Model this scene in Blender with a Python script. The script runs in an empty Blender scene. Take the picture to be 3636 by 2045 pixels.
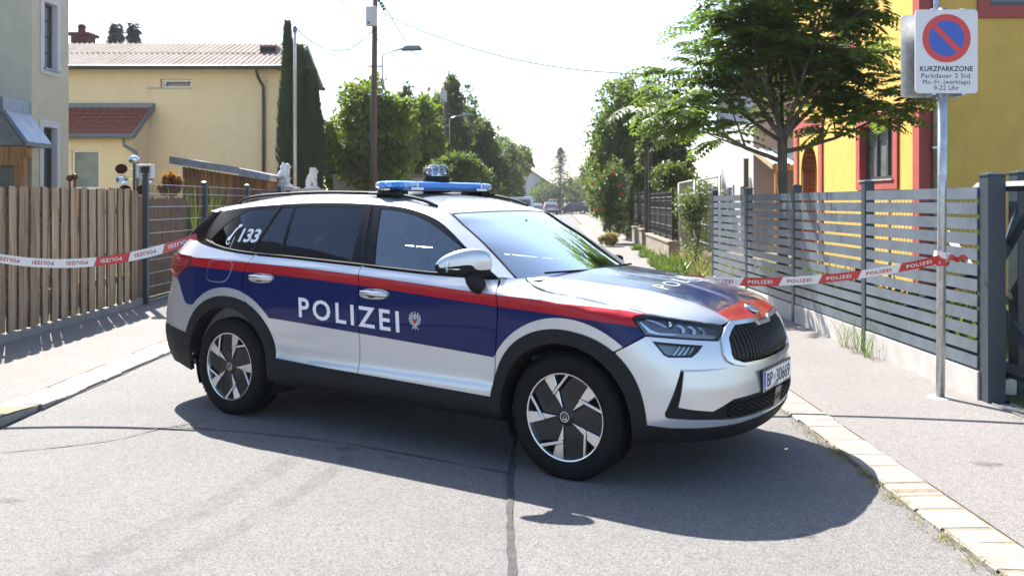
import bpy, bmesh, math, random
from mathutils import Vector, Matrix, geometry
PI = math.pi; R = math.radians
S = bpy.context.scene
COL = S.collection
# ---------------------------------------------------------------- camera
cam = bpy.data.cameras.new('camera'); cam.lens = 31.43; cam.sensor_width = 36; cam.shift_y = -0.0833
cam.dof.use_dof = True; cam.dof.focus_distance = 5.9; cam.dof.aperture_fstop = 4.0
cam.clip_start = .1; cam.clip_end = 2000
camo = bpy.data.objects.new('camera', cam); COL.objects.link(camo)
camo.location = (0, 0, 1.533); camo.rotation_euler = (R(90), 0, 0); S.camera = camo
# ---------------------------------------------------------------- sky, sun, exposure
SUN_EL = 48.2; SUN_DIR = (-.48, .877)          # horizontal direction towards the sun (behind the car, to the left)
W = bpy.data.worlds.new('World'); S.world = W; W.use_nodes = True
wn = W.node_tree.nodes; wl = W.node_tree.links; wn.clear()
wo = wn.new('ShaderNodeOutputWorld'); wb = wn.new('ShaderNodeBackground'); sky = wn.new('ShaderNodeTexSky')
sky.sky_type = 'NISHITA'; sky.sun_disc = False; sky.sun_elevation = R(SUN_EL)
sky.sun_rotation = math.atan2(SUN_DIR[0], SUN_DIR[1]); sky.altitude = 200
sky.air_density = 1.0; sky.dust_density = 1.3; sky.ozone_density = 1.8
wb.inputs[1].default_value = .102
wl.new(sky.outputs[0], wb.inputs[0]); wl.new(wb.outputs[0], wo.inputs[0])
sl = bpy.data.lights.new('sun', 'SUN'); sl.energy = 4.9; sl.angle = R(.53); sl.color = (1, .945, .86)
so = bpy.data.objects.new('sun', sl); COL.objects.link(so)
d = Vector((SUN_DIR[0]*math.cos(R(SUN_EL)), SUN_DIR[1]*math.cos(R(SUN_EL)), math.sin(R(SUN_EL))))
so.rotation_euler = d.to_track_quat('Z', 'Y').to_euler(); so.location = (-10, 18, 20)
S.view_settings.view_transform = 'Standard'; S.view_settings.look = 'None'
S.view_settings.exposure = 1.6; S.view_settings.gamma = 1.0; S.view_settings.use_curve_mapping = False
# ---------------------------------------------------------------- helpers
def tag(o, label=None, cat=None, group=None, kind=None):
    if label: o['label'] = label
    if cat: o['category'] = cat
    if group: o['group'] = group
    if kind: o['kind'] = kind
    return o
def empty(name, loc=(0, 0, 0), rz=0, label=None, cat=None, group=None, parent=None):
    o = bpy.data.objects.new(name, None); COL.objects.link(o); o.location = loc; o.rotation_euler = (0, 0, rz)
    o.empty_display_size = .1
    if parent: o.parent = parent
    return tag(o, label, cat, group)
def mesh(name, V, F, mats, parent=None, smooth=False, mi=None, loc=None, normals=None):
    me = bpy.data.meshes.new(name); me.from_pydata([tuple(v) for v in V], [], F)
    for m in (mats if isinstance(mats, (list, tuple)) else [mats]): me.materials.append(m)
    if mi: me.polygons.foreach_set('material_index', mi)
    if smooth: me.polygons.foreach_set('use_smooth', [True]*len(me.polygons))
    me.update()
    if normals: me.normals_split_custom_set_from_vertices(normals)
    o = bpy.data.objects.new(name, me); COL.objects.link(o)
    if parent: o.parent = parent
    if loc: o.location = loc
    return o
class MB:
    """collects boxes, tubes and prisms into one mesh"""
    def __init__(s): s.V = []; s.F = []; s.mi = []; s.m = 0
    def add(s, V, F):
        n = len(s.V); s.V += [tuple(v) for v in V]; s.F += [tuple(i+n for i in f) for f in F]; s.mi += [s.m]*len(F); return s
    def box(s, x0, x1, y0, y1, z0, z1, b=0):
        if b:
            X = (x0, x0+b, x1-b, x1); V = []
            # chamfered box: three shells
            for z, k in ((z0, b), (z0+b, 0), (z1-b, 0), (z1, b)):
                V += [(x0+b, y0+k, z), (x1-b, y0+k, z), (x1-k, y0+b, z), (x1-k, y1-b, z), (x1-b, y1-k, z), (x0+b, y1-k, z), (x0+k, y1-b, z), (x0+k, y0+b, z)]
            F = [tuple(range(7, -1, -1)), tuple(range(24, 32))]
            for l in range(3):
                for i in range(8): F.append((l*8+i, l*8+(i+1) % 8, l*8+8+(i+1) % 8, l*8+8+i))
            return s.add(V, F)
        V = [(x0, y0, z0), (x1, y0, z0), (x1, y1, z0), (x0, y1, z0), (x0, y0, z1), (x1, y0, z1), (x1, y1, z1), (x0, y1, z1)]
        return s.add(V, [(0, 3, 2, 1), (4, 5, 6, 7), (0, 1, 5, 4), (1, 2, 6, 5), (2, 3, 7, 6), (3, 0, 4, 7)])
    def prism(s, poly, a, b, axis='y'):
        """extrude a 2D polygon; axis y: poly=(x,z), axis x: poly=(y,z), axis z: poly=(x,y)"""
        def P(p, t): return (p[0], t, p[1]) if axis == 'y' else (t, p[0], p[1]) if axis == 'x' else (p[0], p[1], t)
        n = len(poly); V = [P(p, a) for p in poly]+[P(p, b) for p in poly]
        F = [tuple(range(n)), tuple(range(2*n-1, n-1, -1))]+[(i, i+n, (i+1) % n+n, (i+1) % n) for i in range(n)]
        return s.add(V, F)
    def tube(s, pts, r, n=8, cap=True, flat=1.0):
        pts = [Vector(p) for p in pts]; V = []; F = []; m = len(pts); up = None
        for i, p in enumerate(pts):
            t = (pts[min(i+1, m-1)]-pts[max(i-1, 0)])
            if t.length < 1e-9: t = Vector((0, 0, 1))
            t.normalize()
            if up is None: up = Vector((0, 0, 1)) if abs(t.z) < .9 else Vector((1, 0, 0))
            a = t.cross(up).normalized(); b = a.cross(t).normalized(); up = b
            rr = r[i] if isinstance(r, (list, tuple)) else r
            V += [p+(a*math.cos(2*PI*k/n)+b*math.sin(2*PI*k/n)*flat)*rr for k in range(n)]
        for i in range(m-1):
            for k in range(n): F.append((i*n+k, i*n+(k+1) % n, (i+1)*n+(k+1) % n, (i+1)*n+k))
        if cap: F += [tuple(range(n-1, -1, -1)), tuple(range((m-1)*n, m*n))]
        return s.add(V, F)
    def lathe(s, prof, c=(0, 0, 0), n=24, axis='z'):
        V = []; F = []; m = len(prof)
        for r, h in prof:
            for k in range(n):
                a = 2*PI*k/n; x, y = r*math.cos(a), r*math.sin(a)
                V.append((c[0]+x, c[1]+y, c[2]+h) if axis == 'z' else (c[0]+x, c[1]+h, c[2]+y) if axis == 'y' else (c[0]+h, c[1]+x, c[2]+y))
        for i in range(m-1):
            for k in range(n): F.append((i*n+k, i*n+(k+1) % n, (i+1)*n+(k+1) % n, (i+1)*n+k))
        return s.add(V, F)
    def ball(s, c, r, nu=12, nv=8):
        rx, ry, rz = r if isinstance(r, (tuple, list)) else (r, r, r)
        V = []; F = []
        for j in range(nv+1):
            a = PI*j/nv
            for i in range(nu): V.append((c[0]+rx*math.sin(a)*math.cos(2*PI*i/nu), c[1]+ry*math.sin(a)*math.sin(2*PI*i/nu), c[2]+rz*math.cos(a)))
        for j in range(nv):
            for i in range(nu): F.append((j*nu+i, (j+1)*nu+i, (j+1)*nu+(i+1) % nu, j*nu+(i+1) % nu))
        return s.add(V, F)
    def build(s, name, mats, parent=None, smooth=False, loc=None):
        return mesh(name, s.V, s.F, mats, parent, smooth, s.mi if isinstance(mats, (list, tuple)) else None, loc)
def bevel(o, w=.01, seg=2, ang=40):
    m = o.modifiers.new('bevel', 'BEVEL'); m.width = w; m.segments = seg; m.limit_method = 'ANGLE'; m.angle_limit = R(ang); return o
def autosmooth(o, ang=35):
    """smooth shading with hard edges above an angle"""
    me = o.data; me.polygons.foreach_set('use_smooth', [True]*len(me.polygons))
    bm = bmesh.new(); bm.from_mesh(me); c = R(ang)
    for e in bm.edges: e.smooth = len(e.link_faces) == 2 and e.calc_face_angle(0) < c
    bm.to_mesh(me); bm.free(); return o
def copy_tree(o, parent=None):
    c = o.copy(); COL.objects.link(c); c.parent = parent
    for ch in list(o.children): copy_tree(ch, c)
    return c
def text_geo(txt, size=1.0, bold=0.0, spacing=1.0, align='CENTER', depth=0.0):
    """vertices and faces of a line of lettering in the xy plane (baseline at y=0)"""
    cu = bpy.data.curves.new('lettering', 'FONT'); cu.body = txt; cu.size = size; cu.offset = bold; cu.space_character = spacing
    cu.align_x = align; cu.resolution_u = 3; cu.fill_mode = 'FRONT' if not depth else 'BOTH'; cu.extrude = depth
    o = bpy.data.objects.new('lettering', cu); COL.objects.link(o)
    dg = bpy.context.evaluated_depsgraph_get(); me = o.evaluated_get(dg).to_mesh()
    V = [tuple(v.co) for v in me.vertices]; F = [tuple(p.vertices) for p in me.polygons]
    o.evaluated_get(dg).to_mesh_clear(); bpy.data.objects.remove(o); bpy.data.curves.remove(cu)
    return V, F
# ---------------------------------------------------------------- materials
def nt(name):
    m = bpy.data.materials.new(name); m.use_nodes = True; t = m.node_tree; b = t.nodes['Principled BSDF']; return m, t, b
def N(t, typ, **k):
    n = t.nodes.new(typ)
    for a, v in k.items():
        if a == 'inp':
            for i, x in v.items(): n.inputs[i].default_value = x
        else: setattr(n, a, v)
    return n
def L(t, a, b): t.links.new(a, b)
def noise(t, scale, detail=4, rough=.55, coord=None, dist=0):
    n = N(t, 'ShaderNodeTexNoise', inp={'Scale': scale, 'Detail': detail, 'Roughness': rough, 'Distortion': dist})
    if coord is not None: L(t, coord, n.inputs['Vector'])
    return n
def ramp(t, fac, stops):
    r = N(t, 'ShaderNodeValToRGB'); e = r.color_ramp.elements
    while len(e) < len(stops): e.new(.5)
    for i, (p, c) in enumerate(stops):
        e[i].position = p; e[i].color = tuple(c)+(1,) if len(c) == 3 else c
    L(t, fac, r.inputs[0]); return r
def mix(t, fac, a, b, mode='MIX'):
    m = N(t, 'ShaderNodeMix', data_type='RGBA', blend_type=mode)
    for s, v in ((0, fac), (6, a), (7, b)):
        if hasattr(v, 'is_output'): L(t, v, m.inputs[s])
        elif s == 0: m.inputs[0].default_value = v
        else: m.inputs[s].default_value = tuple(v)+(1,)
    return m.outputs[2]
def mth(t, op, a, b=None, c=None):
    m = N(t, 'ShaderNodeMath', operation=op)
    for i, v in enumerate((a, b, c)):
        if v is None: continue
        if hasattr(v, 'is_output'): L(t, v, m.inputs[i])
        else: m.inputs[i].default_value = v
    return m.outputs[0]
def bump(t, b, h, strength, dist=.01):
    n = N(t, 'ShaderNodeBump', inp={'Strength': strength, 'Distance': dist}); L(t, h, n.inputs['Height']); L(t, n.outputs[0], b.inputs['Normal']); return n
def M(name, col, rough=.5, metal=0., coat=0., var=.0, vscale=6., bscale=0, bstr=.2, spec=.5, coatr=.03, bdist=.01, col2=None, stretch=None):
    """general material: base colour with noise variation and fine relief"""
    m, t, b = nt(name)
    b.inputs['Roughness'].default_value = rough; b.inputs['Metallic'].default_value = metal
    b.inputs['Coat Weight'].default_value = coat; b.inputs['Coat Roughness'].default_value = coatr
    b.inputs['Specular IOR Level'].default_value = spec; b.inputs['Base Color'].default_value = tuple(col)+(1,)
    co = N(t, 'ShaderNodeTexCoord').outputs['Object']
    if stretch:
        mp = N(t, 'ShaderNodeMapping'); mp.inputs['Scale'].default_value = stretch; L(t, co, mp.inputs[0]); co = mp.outputs[0]
    if var or col2:
        n = noise(t, vscale, 5, .6, co)
        c2 = col2 or tuple(max(0, c*(1-var)) for c in col); c1 = col if col2 else tuple(min(1, c*(1+var*.6)) for c in col)
        L(t, ramp(t, n.outputs[0], [(.35, c2), (.65, c1)]).outputs[0], b.inputs['Base Color'])
    if bscale:
        n = noise(t, bscale, 4, .6, co); bump(t, b, n.outputs[0], bstr, bdist)
    return m
# ---------------------------------------------------------------- car surfaces (car frame: x forward, y left, z up)
from bisect import bisect_right
def sstep(a, b, x):
    t = (x - a) / (b - a); t = 0.0 if t < 0 else 1.0 if t > 1 else t
    return t * t * (3 - 2 * t)
class Pchip:
    """monotone cubic through (x, y) pairs, clamped at the ends"""
    def __init__(s, pts):
        s.x = [p[0] for p in pts]; s.y = [p[1] for p in pts]; n = len(pts)
        h = [s.x[i+1]-s.x[i] for i in range(n-1)]; d = [(s.y[i+1]-s.y[i])/h[i] for i in range(n-1)]
        m = [0.0]*n
        for i in range(1, n-1):
            if d[i-1]*d[i] > 0:
                w1 = 2*h[i]+h[i-1]; w2 = h[i]+2*h[i-1]; m[i] = (w1+w2)/(w1/d[i-1]+w2/d[i])
        m[0] = d[0]; m[-1] = d[-1]; s.m = m; s.n = n
    def __call__(s, t):
        if t <= s.x[0]: return s.y[0]
        if t >= s.x[-1]: return s.y[-1]
        i = bisect_right(s.x, t)-1; h = s.x[i+1]-s.x[i]; a = (t-s.x[i])/h; a2 = a*a; a3 = a2*a
        return (2*a3-3*a2+1)*s.y[i]+(a3-2*a2+a)*h*s.m[i]+(-2*a3+3*a2)*s.y[i+1]+(a3-a2)*h*s.m[i+1]
PLAN = [(2.305,-.2),(2.31,0),(2.302,.2),(2.274,.38),(2.222,.54),(2.145,.68),(2.035,.79),(1.90,.868),(1.72,.917),(1.45,.935),(1.1,.928),(.6,.918),(0,.914),(-.6,.914),(-1.05,.922),
        (-1.42,.935),(-1.72,.927),(-1.95,.905),(-2.12,.868),(-2.27,.795),(-2.37,.65),(-2.425,.4),(-2.445,.2),(-2.45,0),(-2.445,-.2)]
def _plan():
    out = []
    for i in range(1, len(PLAN)-2):
        p0, p1, p2, p3 = PLAN[i-1:i+3]
        for k in range(24):
            t = k/24
            out.append(tuple(.5*(2*p1[j]+(p2[j]-p0[j])*t+(2*p0[j]-5*p1[j]+4*p2[j]-p3[j])*t*t+(3*p1[j]-p0[j]-3*p2[j]+p3[j])*t**3) for j in (0, 1)))
    out.append(PLAN[-2]); s = [0.0]
    for a, b in zip(out, out[1:]): s.append(s[-1]+((a[0]-b[0])**2+(a[1]-b[1])**2)**.5)
    return Pchip([(q, p[0]) for q, p in zip(s, out)]), Pchip([(q, p[1]) for q, p in zip(s, out)]), s[-1]
PX, PY, UMAX = _plan()
FX = Pchip([(.18,-.14),(.24,-.09),(.29,-.05),(.35,-.02),(.43,0),(.52,-.005),(.60,-.018),(.68,-.035),(.78,-.068),(.86,-.105),(.92,-.145),(.97,-.21),(1.05,-.34)])
RX = Pchip([(.2,.16),(.3,.10),(.42,.03),(.55,0),(.65,.0),(.8,.03),(.92,.07),(1.1,.09),(1.16,.12),(1.3,.25)])
ZC = Pchip([(-2.3,1.13),(-1.8,1.122),(-1.2,1.108),(-.6,1.09),(0,1.062),(.5,1.033),(.95,1.006),(1.25,.986),(1.48,.970),(1.7,.948),(1.9,.925)])
TOPD = Pchip([(-.05,0),(-.01,-.001),(.0,-.004),(.03,-.022),(.06,-.040),(.10,-.064),(.2,-.13)])
TOPF = Pchip([(-.05,0),(-.01,-.002),(.0,-.006),(.012,-.022),(.024,-.058),(.034,-.105),(.05,-.19),(.1,-.45)])
LOWD = Pchip([(.30,0),(.43,-.002),(.49,-.020),(.56,-.026),(.66,-.018),(.80,-.004),(.95,0)])
LOWA = Pchip([(.15,-.10),(.22,-.055),(.30,-.020),(.40,-.004),(.55,0)])
def belt(u, z):
    X = PX(u); Y = PY(u)
    x = X+FX(z)*sstep(1.15, 2.1, X)+RX(z)*sstep(-1.6, -2.3, X)
    d = z-ZC(X); w = sstep(.84, 1.12, X)
    up = 0.0
    if d > -.05: up = TOPD(d)*(1-w)+TOPF(d)*w
    lo = LOWD(z)*sstep(1.15, .82, X)*sstep(-1.2, -.85, X)+LOWA(z)
    return (x, Y+(up+lo)*Y/.932, z)
YS = Pchip([(-p[0], p[1]) for p in PLAN[9:20]])
ZB = Pchip([(-2.1,1.272),(-1.986,1.258),(-1.78,1.231),(-1.439,1.188),(-1.186,1.168),(-.907,1.158),(-.373,1.135),(-.149,1.125),(.186,1.108),(.401,1.098),(.7,1.091),(.912,1.087),(1.1,1.085)])
def glassy(x, z):
    zb = ZB(x); y0 = YS(-x)+TOPD(zb-ZC(x)); t = z-zb
    return y0-.008-.36*t-.28*t*t-.30*max(0., -1.3-x)**2-.12*max(0., x-.5)**2
# ---------------------------------------------------------------- police car
def crs(pts, n=6):
    """catmull-rom through an open polyline"""
    out = []; m = len(pts)
    for i in range(m-1):
        p0 = pts[max(i-1, 0)]; p1 = pts[i]; p2 = pts[i+1]; p3 = pts[min(i+2, m-1)]
        for k in range(n):
            t = k/n
            out.append(tuple(.5*(2*a+(c-z)*t+(2*z-5*a+4*c-e)*t*t+(3*a-z-3*c+e)*t**3) for z, a, c, e in zip(p0, p1, p2, p3)))
    return out+[tuple(pts[-1])]
def resample(loop, step):
    out = []
    for i, a in enumerate(loop):
        b = loop[(i+1) % len(loop)]; l = math.hypot(b[0]-a[0], b[1]-a[1])
        if l < 1e-6: continue
        k = max(1, int(l/step))
        out += [(a[0]+(b[0]-a[0])*j/k, a[1]+(b[1]-a[1])*j/k) for j in range(k)]
    return out
def shrink(loop, d):
    """inset a closed loop by d (positive = inwards whatever the winding)"""
    n = len(loop); A = sum(loop[i][0]*loop[(i+1) % n][1]-loop[(i+1) % n][0]*loop[i][1] for i in range(n)); s = 1 if A > 0 else -1
    out = []
    for i in range(n):
        p, q, r = loop[i-1], loop[i], loop[(i+1) % n]
        def nrm(a, b):
            x, y = b[0]-a[0], b[1]-a[1]; l = math.hypot(x, y) or 1; return (-y/l*s, x/l*s)
        n1 = nrm(p, q); n2 = nrm(q, r); k = 1+n1[0]*n2[0]+n1[1]*n2[1]; k = max(k, .35)
        out.append((q[0]+(n1[0]+n2[0])/k*d, q[1]+(n1[1]+n2[1])/k*d))
    return out
def inside(loop, p):
    c = False; x, y = p; j = len(loop)-1
    for i in range(len(loop)):
        a, b = loop[i], loop[j]
        if (a[1] > y) != (b[1] > y) and x < (b[0]-a[0])*(y-a[1])/(b[1]-a[1])+a[0]: c = not c
        j = i
    return c
def panel(name, loops, fn, step, mats, parent=None, sgn=1, flange=.012, lift=0., gap=0., build=True):
    """sheet with exact outline: loops (outer, holes) in the parameter plane, mapped by fn to the body surface"""
    loops = [resample(shrink(l, gap if i == 0 else -gap) if gap else l, step) for i, l in enumerate(loops)]
    pts = []; E = []; segs = []
    for l in loops:
        n0 = len(pts); pts += l; E += [(n0+i, n0+(i+1) % len(l)) for i in range(len(l))]
    cell = {}
    for p in pts: cell.setdefault((int(p[0]//step), int(p[1]//step)), []).append(p)
    o = loops[0]; x0 = min(p[0] for p in o); x1 = max(p[0] for p in o); y0 = min(p[1] for p in o); y1 = max(p[1] for p in o)
    ny = int((y1-y0)/step)+1
    for j in range(1, ny):
        y = y0+(y1-y0)*j/ny+1.3e-5; x = x0+step*(.5 if j % 2 else .0)+1.7e-5
        while x < x1:
            i, k = int(x//step), int(y//step)
            near = any((q[0]-x)**2+(q[1]-y)**2 < (.55*step)**2 for a in (-1, 0, 1) for b in (-1, 0, 1) for q in cell.get((i+a, k+b), ()))
            if not near and inside(o, (x, y)) and not any(inside(h, (x, y)) for h in loops[1:]): pts.append((x, y))
            x += step
    vs, es, fs = geometry.delaunay_2d_cdt([Vector(p) for p in pts], E, [], 2, 1e-7)[:3]
    vs = [(v[0], v[1]) for v in vs]
    if len(loops) > 1:
        fs = [f for f in fs if not any(inside(h, (sum(vs[i][0] for i in f)/len(f), sum(vs[i][1] for i in f)/len(f))) for h in loops[1:])]
    P = []; NR = []; e = .003
    for p, q in vs:
        a = Vector(fn(p, q)); du = Vector(fn(p+e, q))-Vector(fn(p-e, q)); dv = Vector(fn(p, q+e))-Vector(fn(p, q-e))
        n = du.cross(dv)
        if n.length < 1e-12: n = Vector((0, 0, 1))
        n.normalize()
        if n.dot(a-Vector((max(-1.6, min(1.6, a.x))*.9, a.y*.35, .75))) < 0: n = -n
        a = a+n*lift
        P.append(Vector((a.x, a.y*sgn, a.z))); NR.append(Vector((n.x, n.y*sgn, n.z)))
    F = []
    for f in fs:
        a, b, c = (P[i] for i in f[:3])
        F.append(tuple(f) if (b-a).cross(c-a).dot(NR[f[0]]+NR[f[1]]+NR[f[2]]) > 0 else tuple(reversed(f)))
    if flange:
        cnt = {}
        for f in F:
            for i in range(len(f)):
                k = (f[i], f[(i+1) % len(f)]); kk = (min(k), max(k)); cnt[kk] = None if kk in cnt else k
        for k in [v for v in cnt.values() if v]:
            a, b = k; t = (P[b]-P[a]); n = (NR[a]+NR[b]).normalized(); s = t.cross(n)
            if s.length < 1e-9: continue
            s.normalize(); i = len(P)
            P += [P[a].copy(), P[b].copy(), P[b]-NR[b]*flange, P[a]-NR[a]*flange]
            h = (s+n*.6).normalized(); NR += [h, h, s, s]; F.append((i+1, i, i+3, i+2))
    if not build: return P, F, NR
    return mesh(name, P, F, mats, parent, True, normals=NR)
def put_text(name, txt, mat, parent, fn, size, bold=0., spacing=1., width=None, build=True, squash=1.0):
    """lettering laid on a surface: fn(p, q) with p along the line, q upwards"""
    V, F = text_geo(txt, size, bold, spacing); w = max(v[0] for v in V)-min(v[0] for v in V); c = (max(v[0] for v in V)+min(v[0] for v in V))/2
    k = (width/w) if width else squash
    Q = [fn((v[0]-c)*k, v[1]) for v in V]
    return mesh(name, Q, F, mat, parent)
def beltn(u, z, lift):
    e = .004; a = Vector(belt(u, z)); n = (Vector(belt(u+e, z))-Vector(belt(u-e, z))).cross(Vector(belt(u, z+e))-Vector(belt(u, z-e))).normalized()
    if n.y < 0: n = -n
    return a+n*lift
# --- paint
def car_paint():
    m, t, b = nt('car_paint_livery')
    co = N(t, 'ShaderNodeTexCoord').outputs['Object']; sp = N(t, 'ShaderNodeSeparateXYZ'); L(t, co, sp.inputs[0]); x, z = sp.outputs[0], sp.outputs[2]
    def curve(pts):
        f = N(t, 'ShaderNodeFloatCurve'); c = f.mapping.curves[0]
        while len(c.points) < len(pts): c.points.new(.5, .5)
        for p, (a, v) in zip(c.points, pts): p.location = ((a+2.4)/4.8, (v-.4)/.8)
        f.mapping.update(); L(t, mth(t, 'MULTIPLY_ADD', x, 1/4.8, .5), f.inputs['Value'])
        return mth(t, 'MULTIPLY_ADD', f.outputs[0], .8, .4)
    rt = curve([(-2.4, 1.135), (-1.8, 1.127), (-1.15, 1.109), (-.3, 1.075), (.97, 1.0), (1.29, .985), (1.58, .965), (1.83, .938), (2.4, .86)])
    bb = mth(t, 'MULTIPLY_ADD', x, -.0505, .682)
    rb = mth(t, 'SUBTRACT', rt, .066)
    def lt(a, c): return mth(t, 'LESS_THAN', a, c)
    red = mth(t, 'MULTIPLY', lt(z, rt), lt(rb, z)); blu = mth(t, 'MULTIPLY', lt(z, rb), lt(bb, z))
    for cx, r in ((-1.3955, .572), (1.3955, .548)):
        dx = mth(t, 'SUBTRACT', x, cx); dz = mth(t, 'SUBTRACT', z, .35)
        d2 = mth(t, 'ADD', mth(t, 'MULTIPLY', dx, dx), mth(t, 'MULTIPLY', dz, dz)); blu = mth(t, 'MULTIPLY', blu, lt(r*r, d2))
    c = mix(t, blu, SILVER, BLUE); c = mix(t, red, c, RED); L(t, c, b.inputs['Base Color'])
    any_ = mth(t, 'MAXIMUM', red, blu); L(t, mth(t, 'MULTIPLY_ADD', any_, -.55, .55), b.inputs['Metallic'])
    L(t, mth(t, 'MULTIPLY_ADD', any_, .12, .27), b.inputs['Roughness'])
    b.inputs['Coat Weight'].default_value = .42; b.inputs['Coat Roughness'].default_value = .025; b.inputs['Specular IOR Level'].default_value = .12
    grime(t, b); return m
def grime(t, b):
    """faint dust that roughens the clear coat"""
    co = N(t, 'ShaderNodeTexCoord').outputs['Object']; n = noise(t, 9, 8, .7, co); r = ramp(t, n.outputs[0], [(.35, (.02,)*3), (.75, (.12,)*3)])
    L(t, r.outputs[0], b.inputs['Coat Roughness'])
def hood_paint():
    m, t, b = nt('hood_paint_livery')
    co = N(t, 'ShaderNodeTexCoord').outputs['Object']; sp = N(t, 'ShaderNodeSeparateXYZ'); L(t, co, sp.inputs[0]); x, y = sp.outputs[0], mth(t, 'ABSOLUTE', sp.outputs[1])
    yr = mth(t, 'MULTIPLY_ADD', mth(t, 'SUBTRACT', x, 1.5), -.165, .505)
    ins = mth(t, 'LESS_THAN', y, yr)
    red = mth(t, 'MULTIPLY', ins, mth(t, 'GREATER_THAN', x, 2.088)); blu = mth(t, 'MULTIPLY', ins, mth(t, 'LESS_THAN', x, 2.088))
    c = mix(t, blu, SILVER, BLUE); c = mix(t, red, c, RED)
    n = noise(t, 5, 8, .75, co); n2 = noise(t, 160, 2, .5, co)
    dust = mth(t, 'MULTIPLY', ramp(t, n.outputs[0], [(.42, (0,)*3), (.72, (1,)*3)]).outputs[0], n2.outputs[0])
    L(t, mix(t, mth(t, 'MULTIPLY', dust, .5), c, (.42, .39, .35)), b.inputs['Base Color'])
    any_ = mth(t, 'MAXIMUM', red, blu); L(t, mth(t, 'MULTIPLY_ADD', any_, -.55, .55), b.inputs['Metallic'])
    b.inputs['Roughness'].default_value = .34; b.inputs['Coat Weight'].default_value = 1.; b.inputs['Coat IOR'].default_value = 1.75
    L(t, mth(t, 'MULTIPLY_ADD', dust, .35, .03), b.inputs['Coat Roughness']); return m
SILVER = (.60, .615, .64); BLUE = (.002, .011, .088); RED = (.40, .012, .02)
m_livery = car_paint(); m_hood = hood_paint()
m_silver = M('car_paint_silver', SILVER, .25, .55, .8)
grime(m_silver.node_tree, m_silver.node_tree.nodes['Principled BSDF'])
m_clad = M('cladding_plastic', (.010, .0105, .012), .6, var=.3, vscale=20, bscale=420, bstr=.12, bdist=.002, spec=.25)
m_gloss = M('gloss_black', (.004, .004, .005), .22, spec=.35)
m_frame = M('window_frame_black', (.004, .0045, .006), .38, spec=.25)
m_dark = M('dark_void', (.004, .004, .005), .8)
m_chrome = M('satin_chrome', (.62, .63, .65), .22, 1.)
m_alu = M('rim_machined_aluminium', (.66, .67, .69), .26, 1., var=.08, vscale=30)
m_rimblk = M('rim_insert_black', (.014, .014, .016), .45)
m_tyre = M('tyre_rubber', (.009, .009, .0095), .8, spec=.2, var=.35, vscale=14, bscale=90, bstr=.2, bdist=.003)
m_white = M('reflective_white_film', (.80, .82, .85), .4)
m_greyp = M('grey_print', (.45, .46, .49), .45)
m_redp = M('red_print', (.5, .02, .02), .45)
m_blackp = M('black_print', (.012, .012, .014), .5)
m_bluep = M('plate_blue', (.02, .06, .35), .4)
m_int = M('interior_trim', (.12, .125, .135), .7, var=.25, vscale=12)
m_intl = M('interior_headliner', (.42, .41, .39), .8)
m_led = M('led_reflector', (.75, .76, .78), .12, 1.)
m_lensg = M('lamp_diffuser', (.42, .44, .46), .3)
def glass(name, tint, ior=1.5, rough=0.0, gl=(1, 1, 1), k=1.0):
    m = bpy.data.materials.new(name); m.use_nodes = True; t = m.node_tree; t.nodes.clear()
    o = N(t, 'ShaderNodeOutputMaterial'); tr = N(t, 'ShaderNodeBsdfTransparent'); g = N(t, 'ShaderNodeBsdfGlossy'); mx = N(t, 'ShaderNodeMixShader'); f = N(t, 'ShaderNodeFresnel')
    tr.inputs[0].default_value = tuple(tint)+(1,); g.inputs['Roughness'].default_value = rough; g.inputs[0].default_value = tuple(gl)+(1,); f.inputs[0].default_value = ior
    L(t, mth(t, 'MINIMUM', mth(t, 'MULTIPLY', f.outputs[0], k), 1.), mx.inputs[0]); L(t, tr.outputs[0], mx.inputs[1]); L(t, g.outputs[0], mx.inputs[2]); L(t, mx.outputs[0], o.inputs[0])
    return m
m_glass = glass('window_glass', (.82, .90, .90), 1.6, gl=(.85, .95, 1.), k=2.8)
m_wind = glass('windscreen_glass', (.86, .93, .94), 1.7, gl=(.93, .99, 1.), k=5.4)
m_priv = glass('privacy_glass', (.035, .04, .045), 1.55, gl=(.85, .93, 1.), k=1.15)
m_lens = glass('clear_lens', (.9, .93, .95), 1.5, k=1.1)
def blue_lens():
    m, t, b = nt('blue_beacon_lens'); co = N(t, 'ShaderNodeTexCoord').outputs['Object']
    v = N(t, 'ShaderNodeTexVoronoi', inp={'Scale': 60.}); L(t, co, v.inputs['Vector'])
    L(t, ramp(t, v.outputs['Distance'], [(.0, (.22, .60, .95)), (.6, (.015, .22, .72))]).outputs[0], b.inputs['Base Color'])
    b.inputs['Roughness'].default_value = .08; b.inputs['Coat Weight'].default_value = 1.; b.inputs['Transmission Weight'].default_value = .25
    bump(t, b, v.outputs['Distance'], .35, .01); return m
m_blens = blue_lens()
m_bplain = M('blue_beacon_cover', (.03, .22, .66), .22, coat=.7)
m_tail = M('tail_lamp_red', (.50, .012, .014), .15, coat=.6)
m_taild = M('tail_lamp_dark', (.20, .004, .008), .12, coat=.5)
CAR = empty('police_car', (-.385, 6.458, 0), -.57946, 'silver police SUV with blue and red stripes parked across the street', 'police car')
WX = 1.3955; WZ = .349
def arc(cx, cz, r, a0, a1, n=28, sq=.02, ux=True):
    """arch outline; angles in degrees from +x, returned as (u, z)"""
    out = []
    for i in range(n+1):
        a = R(a0+(a1-a0)*i/n); rr = r+sq*math.sin(2*a)**2; out.append((2.932-(cx+rr*math.cos(a)), cz+rr*math.sin(a)))
    return out
def sb(u, z): p = belt(abs(u), z); return (p[0], -p[1] if u >= 0 else p[1], p[2])
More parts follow.
